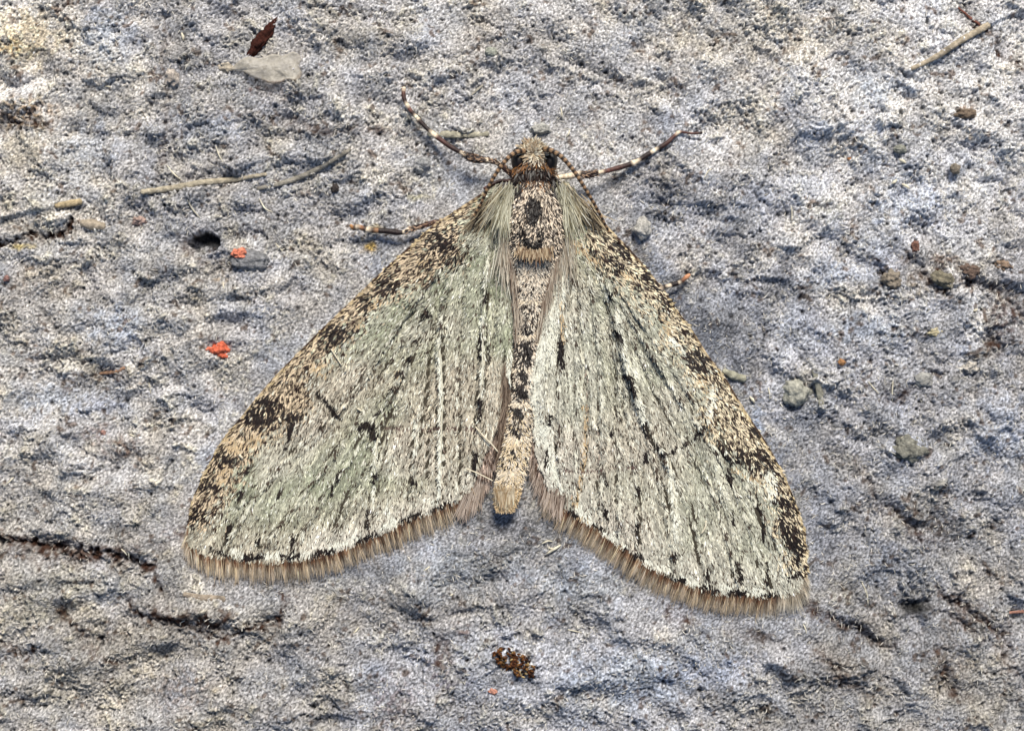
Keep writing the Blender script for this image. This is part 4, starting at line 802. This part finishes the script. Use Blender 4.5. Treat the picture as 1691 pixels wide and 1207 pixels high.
# right front leg
shin = [(905, 300, .30, .04), (924, 296, .32, .040), (940, 294, .33, .050), (957, 290, .34, .050), (966, 292, .34, .062), (976, 291, .33, .055), (984, 289, .32, .045)]
lg = limb("leg", shin, [(0, CRM), (.62, CRM), (.68, DKB), (.92, DKB), (.96, CRM), (1, CRM)], moth); leg_scales(lg, shin[3:], 80, 2)
limb("foot", [(984, 289, .32, .040), (998, 286, .30, .036), (1020, 280, .26, .042), (1036, 275, .24, .042), (1044, 272, .23, .052), (1052, 268, .22, .036), (1066, 259, .20, .042), (1076, 253, .19, .038), (1084, 248, .18, .034), (1098, 240, .17, .038), (1110, 229, .16, .030), (1119, 221, .15, .030), (1126, 220, .14, .020), (1140, 222, .13, .018), (1158, 221, .11, .024)],
     [(0, CRM), (.04, CRM), (.07, MBR), (.30, DKB), (.33, CRM), (.37, CRM), (.40, DKB), (.50, DKB), (.51, CRM), (.55, CRM), (.58, DKB), (.76, MBR), (.78, CRM), (.80, CRM), (.82, MBR), (.9, MBR), (1, DKB)], lg)
# left middle leg, emerging from under the front edge of the left forewing
shin = [(735, 372, .10, .05), (723, 368, .14, .045), (700, 374, .16, .042), (686, 378, .17, .045), (674, 382, .17, .050)]
lg = limb("leg", shin, [(0, DKB), (.5, MBR), (.85, DKB), (1, CRM)], moth); leg_scales(lg, shin, 110, 3)
limb("foot", [(674, 382, .17, .034), (667, 385, .17, .036), (655, 385, .17, .048), (640, 383, .16, .046), (625, 382, .16, .044), (609, 381, .16, .046), (600, 378, .16, .040), (592, 376, .16, .046), (585, 378, .15, .042), (580, 373, .15, .024)],
     [(0, CRM), (.06, CRM), (.10, DKB), (.5, DKB), (.52, lin([.60, .45, .32])), (.6, DKB), (.68, CRM), (.72, DKB), (.8, lin([.55, .38, .26])), (.86, CRM), (.9, DKB), (1, lin([.7, .5, .3]))], lg)
# left upper leg segment between head and wing
shin = [(846, 302, .30, .03), (826, 302, .32, .030), (812, 308, .33, .030), (800, 315, .33, .026)]
limb("leg", shin, [(0, MBR), (.5, DKB), (1, MBR)], moth)
# right middle leg tip
lg = limb("leg", [(1078, 486, .06, .05), (1088, 480, .14, .048), (1096, 474, .17, .042)], [(0, DKB), (.6, CRM), (1, DKB)], moth)
limb("foot", [(1096, 474, .17, .036), (1104, 473, .17, .036), (1112, 470, .16, .040), (1120, 468, .16, .038), (1128, 462, .15, .034), (1134, 457, .15, .038), (1138, 454, .14, .022)],
     [(0, DKB), (.2, CRM), (.26, DKB), (.5, DKB), (.54, CRM), (.6, DKB), (.78, lin([.70, .48, .34])), (1, lin([.86, .62, .46]))], lg)
# right upper leg segment beside the shoulder
limb("leg", [(925, 312, .34, .03), (940, 320, .38, .032), (955, 335, .36, .030), (968, 352, .30, .026)], [(0, DKB), (.5, MBR), (1, DKB)], moth)

# ------------------------------------------------------------------ loose things on the stone
def stick(name, pts, r, colr, mat, label, cat, lift=.5, col2=None, group=None, flat=.7, sides=8, jitter=0.12):
    q = smoothline(pts, 5)[:, :2]; n = len(q); h = ground_h(q[:, 0], q[:, 1]); h = np.convolve(np.pad(h, 3, mode='edge'), np.ones(7) / 7, 'valid')
    rr = np.interp(np.linspace(0, 1, n), np.linspace(0, 1, len(r)), r); g = np.random.default_rng(int(q[0, 0])); rr = rr * (1 + jitter * g.standard_normal(n) * .5)
    X, Y = W(q[:, 0], q[:, 1]); k = np.linspace(0, 1, n)[:, None]; c2 = lin(col2 if col2 else colr); col = (lin(colr) * (1 - k) + c2 * k) * np.exp(.15 * g.standard_normal((n, 1)))
    V1, F1, C1 = tube(np.stack([X, Y, h + rr * (lift if cat == 'hair' else lift * .55 - .1) + (0 if cat == 'hair' else .012 * samp(F14, q[:, 0], q[:, 1]))], 1), rr, col, sides=sides, flat=flat)
    return link(name, mesh_np(name, V1, F1, C1, smooth=True), mat, label=label, cat=cat, group=group)

# brown bark crumb
bk = blob("bark_fragment", 433, 66, gz(433, 66) + .12, (.36, .10, .10), (.26, .13, .10), M_grit, sub=4, noise=.5, seed=3, rot=math.radians(52), nf=2.6, label="dark brown rod-shaped crumb of bark above the glassy flake", cat="bark fragment")
# glassy flake with an amber rim
def flake(outline, z, mat, colr, rimcol, label, cat):
    L = smoothline(outline + [outline[0]], 6)[:-1, :2]; c = L.mean(0); rings = [.0, .35, .65, .88, 1.0]; V1, C1 = [], []
    hz = ground_h(L[:, 0], L[:, 1]).mean()
    for k, s in enumerate(rings[1:]):
        P = c + (L - c) * s; X, Y = W(P[:, 0], P[:, 1]); dome = z + .035 * (1 - s ** 2) + .022 * samp(F30, P[:, 0], P[:, 1])
        low = sstep(-5, 35, P[:, 1] - c[1]); V1.append(np.stack([X, Y, hz + dome + .05 * low], 1)); kk = (s > .97) * low
        C1.append(lin(colr) * (1 - .8 * kk[:, None]) + lin(rimcol) * .8 * kk[:, None])
    P = c + (L - c) * .99; X, Y = W(P[:, 0], P[:, 1]); V1.append(np.stack([X, Y, np.full(len(L), hz - .06)], 1)); C1.append(np.tile(lin(rimcol) * .4, (len(L), 1)))
    m = len(L); V = np.vstack(V1); Cc = np.vstack(C1); F = []
    for k in range(len(V1) - 1):
        for j in range(m):
            jj = (j + 1) % m; F.append((k * m + j, (k + 1) * m + j, (k + 1) * m + jj, k * m + jj))
    X, Y = W(c[0], c[1]); V = np.vstack([V, [[X, Y, hz + z + .035]]]); Cc = np.vstack([Cc, lin(colr)[None]])
    e = len(V) - 1
    for j in range(0, m - 1, 2): F.append((e, j, j + 1, (j + 2) % m))
    if m % 2: F.append((e, m - 1, 0, 0))
    F = [f for f in F if len(set(f)) == 4]
    return link("glassy_flake", mesh_np("glassy_flake", V, np.array(F), Cc, smooth=True), mat, label=label, cat=cat)
flake([(382, 117), (396, 104), (412, 96), (432, 99), (452, 92), (470, 95), (486, 88), (499, 97), (494, 112), (500, 122), (493, 136), (478, 134), (464, 139), (448, 140), (434, 134), (420, 131), (402, 121)], .09, M_film, (.78, .75, .69), (.60, .42, .20), "translucent grey glassy flake with an amber lower rim", "flake")
# orange crumbs
def dusty(c):
    k = .0 if c[0] - c[2] > .3 else .30
    return tuple(a * (1 - k) + b * k for a, b in zip(c, (.62, .62, .62)))
def crumb(u, v, r, colr, label, cat="crumb", name="crumb", seed=1, rot=0, noise=.6, mat=None, group=None, lift=.25, nf=1.6):
    return blob(name, u, v, gz(u, v) + r[2] * lift, r, dusty(colr), mat or M_grit, sub=4 if max(r) > .08 else 3, noise=noise, seed=seed, rot=rot, label=label, cat=cat, group=group, nf=nf)
crumb(362, 577, (.16, .125, .09), (.90, .46, .34), "bright orange pointed crumb, the larger and lower of two", seed=2)
bpy.context.view_layer.update()
o = crumb(346, 576, (.09, .05, .05), (.93, .56, .45), None, cat=None, seed=8); o.name = "crumb_point"; p = bpy.data.objects["crumb"]; o.parent = p; o.location = (-.17, .01, -.01)
crumb(398, 420, (.12, .085, .08), (.92, .56, .45), "pale orange crumb perched on the grey lump beside the hole", seed=4, lift=1.0)
crumb(170, 714, (.045, .04, .03), (.72, .50, .44), "tiny pink speck at the left edge of the dark brown stain", seed=5)
crumb(814, 1140, (.075, .05, .04), (.80, .58, .50), "small pink crumb just below the rust-brown cluster", seed=6, rot=-.4)
crumb(15, 461, (.05, .045, .04), (.60, .40, .36), "tiny brick-red speck near the left edge below the crack", seed=7)
# pellets
crumb(1315, 646, (.24, .24, .22), (.72, .71, .64), "large round pale pellet beside the right wing", "pellet", "pellet", 11, noise=.3, lift=.2)
crumb(1524, 627, (.15, .12, .10), (.66, .65, .62), "small squarish grey pellet right of the thin upright hair", "pellet", "pellet", 12, noise=.25)
crumb(1500, 740, (.26, .20, .10), (.50, .49, .43), "broad flat olive-grey lump below the squarish pellet", "pellet", "pellet", 13, noise=.5, lift=.0)
crumb(1600, 607, (.11, .08, .09), (.84, .80, .74), "whitish nub near the right edge", "pellet", "pellet", 14)
crumb(700, 270, (.12, .10, .08), (.62, .62, .62), "smooth grey bead left of the front leg's knee", "pellet", "pellet", 15, noise=.2)
crumb(811, 88, (.10, .08, .07), (.68, .69, .62), "pale olive bead near the top centre", "pellet", "pellet", 16, noise=.15)
crumb(1060, 378, (.14, .16, .13), (.80, .78, .74), "whitish upright nub between right wing and its dark shadowed hollow", "pellet", "pellet", 17, noise=.4)
crumb(893, 214, (.17, .09, .08), (.74, .73, .69), "pale lump just above the moth's head", "pellet", "pellet", 18, noise=.4)
crumb(1592, 190, (.16, .09, .08), (.46, .37, .28), "long tan-brown crumb near the top right", "crumb", "crumb", 19, noise=.5)
crumb(1575, 280, (.085, .085, .08), (.48, .43, .36), "round brown bead below the tan-brown crumb", "crumb", "crumb", 20, noise=.3)
crumb(1485, 248, (.11, .07, .06), (.56, .56, .50), "dull grey-green bead right of centre near the top", "crumb", "crumb", 21, noise=.3)
crumb(1510, 408, (.07, .09, .06), (.46, .27, .20), "rust-red chip among the brown lumps at right", "crumb", "crumb", 22)
crumb(1553, 462, (.18, .11, .09), (.48, .44, .34), "olive-brown lump in the middle of the lumpy patch", "crumb", "crumb", 23, rot=-.5)
crumb(1470, 462, (.15, .12, .08), (.56, .50, .42), "dull tan lump at the left of the lumpy patch", "crumb", "crumb", 24, rot=-.6)
crumb(1598, 448, (.15, .10, .08), (.38, .28, .22), "dark brown lump at the right of the lumpy patch", "crumb", "crumb", 25, rot=-.3)
crumb(1656, 440, (.13, .08, .07), (.56, .44, .34), "tan lump at the right edge of the lumpy patch", "crumb", "crumb", 26, rot=-.3)
crumb(1540, 549, (.11, .06, .04), (.80, .74, .56), "flat yellowish chip below the lumpy patch", "crumb", "crumb", 27, rot=.2)
crumb(553, 310, (.065, .075, .06), (.14, .10, .09), "black-brown grain right of the long straw", "grain", "grain", 28)
crumb(1388, 598, (.06, .055, .05), (.70, .52, .36), "orange-tan grain right of the large pale pellet", "grain", "grain", 29)
crumb(1404, 262, (.035, .03, .03), (.74, .52, .36), "tiny orange grain near the top right", "grain", "grain", 30)
crumb(285, 130, (.10, .12, .08), (.80, .74, .68), "pale tan nub on the upright scratch", "crumb", "crumb", 31)
crumb(230, 365, (.11, .07, .06), (.74, .60, .54), "pinkish nub left of the hole", "crumb", "crumb", 32)
crumb(375, 112, (.13, .10, .07), (.82, .76, .66), "cream lump at the flake's left end", "crumb", "crumb", 33)
crumb(415, 430, (.30, .16, .10), (.50, .50, .51), "broad dull grey lump under the pale orange crumb", "crumb", "crumb", 34, lift=.25, noise=.3)
# rust-brown cluster of grains
cl = bpy.data.objects.new("seed_cluster", None); C.objects.link(cl); cl['label'] = "rust-brown cluster of tiny husks below the moth"; cl['category'] = "husk cluster"
rng = np.random.default_rng(90); gm = []
for k in range(170):
    a = rng.uniform(0, 2 * np.pi); r = rng.random() ** .62 * 1.12; u = 850 + r * 30 * math.cos(a) + .45 * r * 22 * math.sin(a); v = 1092 + r * 21 * math.sin(a) + .25 * r * 30 * math.cos(a)
    if len(gm) < 5:
        c = [(.46, .30, .17), (.34, .20, .12), (.20, .12, .08), (.58, .43, .26), (.76, .66, .48)][len(gm)]
        o = blob("husk", u, v, gz(u, v) + .05, (.042, .020, .018), c, M_grit, sub=1, noise=.3, seed=k); gm.append(o.data)
    else:
        o = bpy.data.objects.new("husk", gm[int(rng.choice(5, p=[.3, .3, .2, .14, .06]))]); C.objects.link(o); X, Y = W(u, v); o.location = (float(X), float(Y), gz(u, v) + rng.uniform(.02, .08))
    o.rotation_euler = (rng.uniform(-.4, .4), rng.uniform(-.6, .6), rng.uniform(0, 3.14)); o.parent = cl

# straws and sticks
stick("straw", [(238, 319), (290, 311), (340, 302), (390, 295), (440, 289)], (.045, .055, .05, .03), (.68, .64, .56), M_straw, "longest pale tan straw, level, left of the moth's head", "straw", lift=.7)
stick("straw", [(425, 312), (470, 301), (520, 281), (556, 262), (580, 249)], (.03, .045, .045, .035), (.55, .53, .49), M_straw, "dull grey-brown straw rising right from the longest straw", "straw", lift=.6)
stick("straw", [(708, 222), (740, 223), (775, 223), (806, 222)], (.05, .06, .055, .04), (.64, .62, .55), M_straw, "short flat tan straw right behind the left front foot", "straw", lift=.5, flat=.5)
stick("straw", [(1500, 118), (1545, 95), (1590, 66), (1632, 42)], (.03, .05, .055, .06), (.66, .61, .53), M_straw, "long slanting tan straw half sunk in the stone at top right", "straw", lift=.4)
stick("straw", [(1195, 612), (1212, 621), (1230, 626)], (.05, .075, .06), (.60, .59, .52), M_straw, "stubby grey stick touching the right wing's edge", "stick", lift=.8, flat=.9)
stick("straw", [(95, 341), (118, 337), (136, 334)], (.04, .055, .05), (.70, .63, .50), M_straw, "short tan straw stub above the left crack", "straw", lift=.7)
stick("straw", [(136, 369), (155, 372), (174, 375)], (.06, .09, .06), (.64, .59, .52), M_straw, "thick blunt straw stub at the left crack's end", "straw", lift=.5)
stick("straw", [(1341, 612), (1350, 640), (1355, 668)], (.04, .06, .05), (.56, .55, .50), M_straw, "upright grey sliver right of the large pale pellet", "stick", lift=.3, flat=.4)
stick("straw", [(305, 980), (330, 985), (372, 988)], (.04, .06, .05), (.58, .53, .47), M_straw, "level brown splinter below the left wing tip", "stick", lift=.3, flat=.4)
stick("straw", [(160, 617), (190, 613), (208, 606)], (.02, .035, .03), (.66, .52, .42), M_straw, "thin reddish straw left of the orange crumbs", "straw", lift=.4)
stick("straw", [(778, 160), (790, 148), (802, 138)], (.012, .02, .015), (.62, .60, .55), M_straw, "fine slanting straw above the moth, left of centre", "straw", lift=1)
stick("straw", [(1580, 10), (1612, 36), (1632, 50)], (.012, .022, .02), (.46, .30, .26), M_straw, "thin reddish stem crossing the long slanting straw", "stem", lift=1)
stick("straw", [(1660, 1012), (1691, 1010)], (.02, .03), (.62, .46, .40), M_straw, "short pinkish stem at the right edge, low down", "stem", lift=1)

# pale hairs one can pick out singly
HAIRS = [
 ([(571, 594), (557, 580), (549, 577)], "pale hair lying across the left wing's front blotch", 1), ([(298, 1004), (300, 57)], None, 0),
 ([(300, 55), (303, 68)], "thick short pale hair left of the bark crumb", 0), ([(358, 243), (364, 260), (376, 278)], "thin pale hair above the longest straw", 0), ([(277, 274), (288, 288), (300, 298)], "curved pale hair touching the longest straw's upper side", 0),
 ([(310, 328), (318, 345), (330, 360)], "pale hair just under the longest straw", 0), ([(428, 328), (438, 345), (450, 350)], "bent pale hair below the dull straw", 0), ([(173, 143), (184, 144)], "short white hair on the blue patch at top left", 0),
 ([(369, 465), (371, 475), (374, 484)], "white hair under the pale orange crumb", 0), ([(455, 402), (462, 410), (467, 416)], "short white hair right of the pale orange crumb", 0), ([(245, 632), (248, 650)], "upright white hair below the lower orange crumb", 0), ([(213, 717), (224, 722)], "short white hair on the dark brown stain", 0),
 ([(213, 902), (214, 922)], "upright white hair standing in the left crack", 0), ([(203, 905), (212, 915)], "leaning white hair beside the left crack's upright hair", 0), ([(10, 800), (22, 788)], "short pale hair at the left edge", 0),
 ([(1424, 962), (1432, 980), (1435, 1000)], "long pale hair below the right wing's side", 0), ([(1326, 1030), (1331, 1045)], "short upright white hair below the right wing tip", 0), ([(1366, 1130), (1370, 1118)], "short white hair at the lower right", 0), ([(1474, 628), (1473, 645), (1474, 662)], "thin upright hair left of the squarish pellet", 0),
 ([(1268, 640), (1270, 660)], "thin upright hair just left of the large pale pellet", 0), ([(1238, 655), (1246, 665)], "thick white flake-like hair beside the right wing edge", 0), ([(1605, 514), (1612, 511)], "short white rod in the lumpy patch at right", 0), ([(1400, 598), (1400, 600)], None, 0),
 ([(1484, 727), (1492, 720)], "short white rod above the olive-grey lump", 0), ([(1432, 630), (1440, 640), (1450, 650)], "kinked pale hair above the brown chips at right", 0), ([(1160, 298), (1168, 284), (1174, 280)], "white hair below the right front foot", 0), ([(1306, 340), (1307, 365)], "faint upright hair at the upper right", 0),
 ([(1488, 305), (1500, 312)], "short white rod at the upper right, right of the dull bead", 0), ([(1482, 265), (1494, 272)], "short white rod just below the dull bead", 0), ([(1470, 305), (1478, 298)], "tiny white hair left of the short rod", 0), ([(925, 178), (928, 196)], "upright white hair above the moth's head", 0), ([(935, 228), (941, 215)], "slanting white hair right above the head", 0),
 ([(895, 898), (905, 893), (912, 894)], "curved pale hair below the right fringe", 1), ([(903, 915), (915, 907), (926, 900)], "thick straw-coloured hair below the right fringe", 1), ([(905, 905), (918, 908)], "crossing pale hair below the right fringe", 1), ([(776, 897), (770, 903)], None, 0), ([(583, 1046), (592, 1036)], "small curved pale hair below the left fringe", 0), ([(700, 941), (710, 934)], "fine pale hair below the left wing's fringe", 0),
 ([(743, 983), (748, 980)], "short white fleck below the body's tail", 0), ([(938, 1040), (960, 1045)], "faint level hair below the right wing", 0), ([(835, 55), (838, 72)], "curved white hair at the top centre", 0), ([(1030, 520), (1032, 525)], None, 0),
]
PALE = (.90, .87, .78)
for pts, lab, thick in HAIRS:
    if not lab: continue
    if len(pts) == 2: pts = [pts[0], ((pts[0][0] + pts[1][0]) / 2 + 1, (pts[0][1] + pts[1][1]) / 2), pts[1]]
    if 'across the left wing' in lab: continue
    t = .013 if not thick else .016
    if 'thick' in lab or 'rod' in lab: t = .026
    stick("hair", pts, (t * .5, t, t * .5), PALE, M_fibre, lab, "hair", lift=1.6, flat=1, sides=6, jitter=.05)
# stray hairs lying on the moth itself (loose debris resting on it)
def on_wing(pts, zoff, r, label, zs=None):
    q = smoothline(pts, 3)[:, :2]; sd_ = -1 if q[0, 0] < 860 else 1; z = wing_z(q[:, 0], q[:, 1], sd_) + zoff; X, Y = W(q[:, 0], q[:, 1]); n = len(q)
    V1, F1, C1 = tube(np.stack([X, Y, z], 1), np.full(n, r), np.tile(lin([.92, .88, .78]), (n, 1)), sides=6)
    link("hair", mesh_np("hair", V1, F1, C1, smooth=True), M_fibre, label=label, cat="hair")
on_wing([(549, 577), (556, 588), (565, 602)], .05, .011, "pale hair lying on the left wing beside its large dark blotch")
on_wing([(571, 614), (574, 609), (573, 604)], .05, .016, "tiny white curl on the left wing by the pale hair")
on_wing([(786, 704), (798, 718), (812, 732), (822, 744)], .07, .012, "long pale hair on the left wing near the tail")
on_wing([(770, 772), (785, 778), (800, 785), (814, 792)], .08, .010, "curved pale hair on the hair fringe left of the tail")
on_wing([(1156, 880), (1162, 870), (1164, 858)], .05, .012, "curved white hair on the right wing's lower part")
on_wing([(463, 690), (466, 696)], .05, .02, "white fleck on the left wing's dark side blotch")
on_wing([(398, 750), (403, 756)], .05, .02, "white fleck on the left wing nearer its tip")
on_wing([(592, 674), (598, 678)], .05, .016, "white fleck in the middle of the left wing")
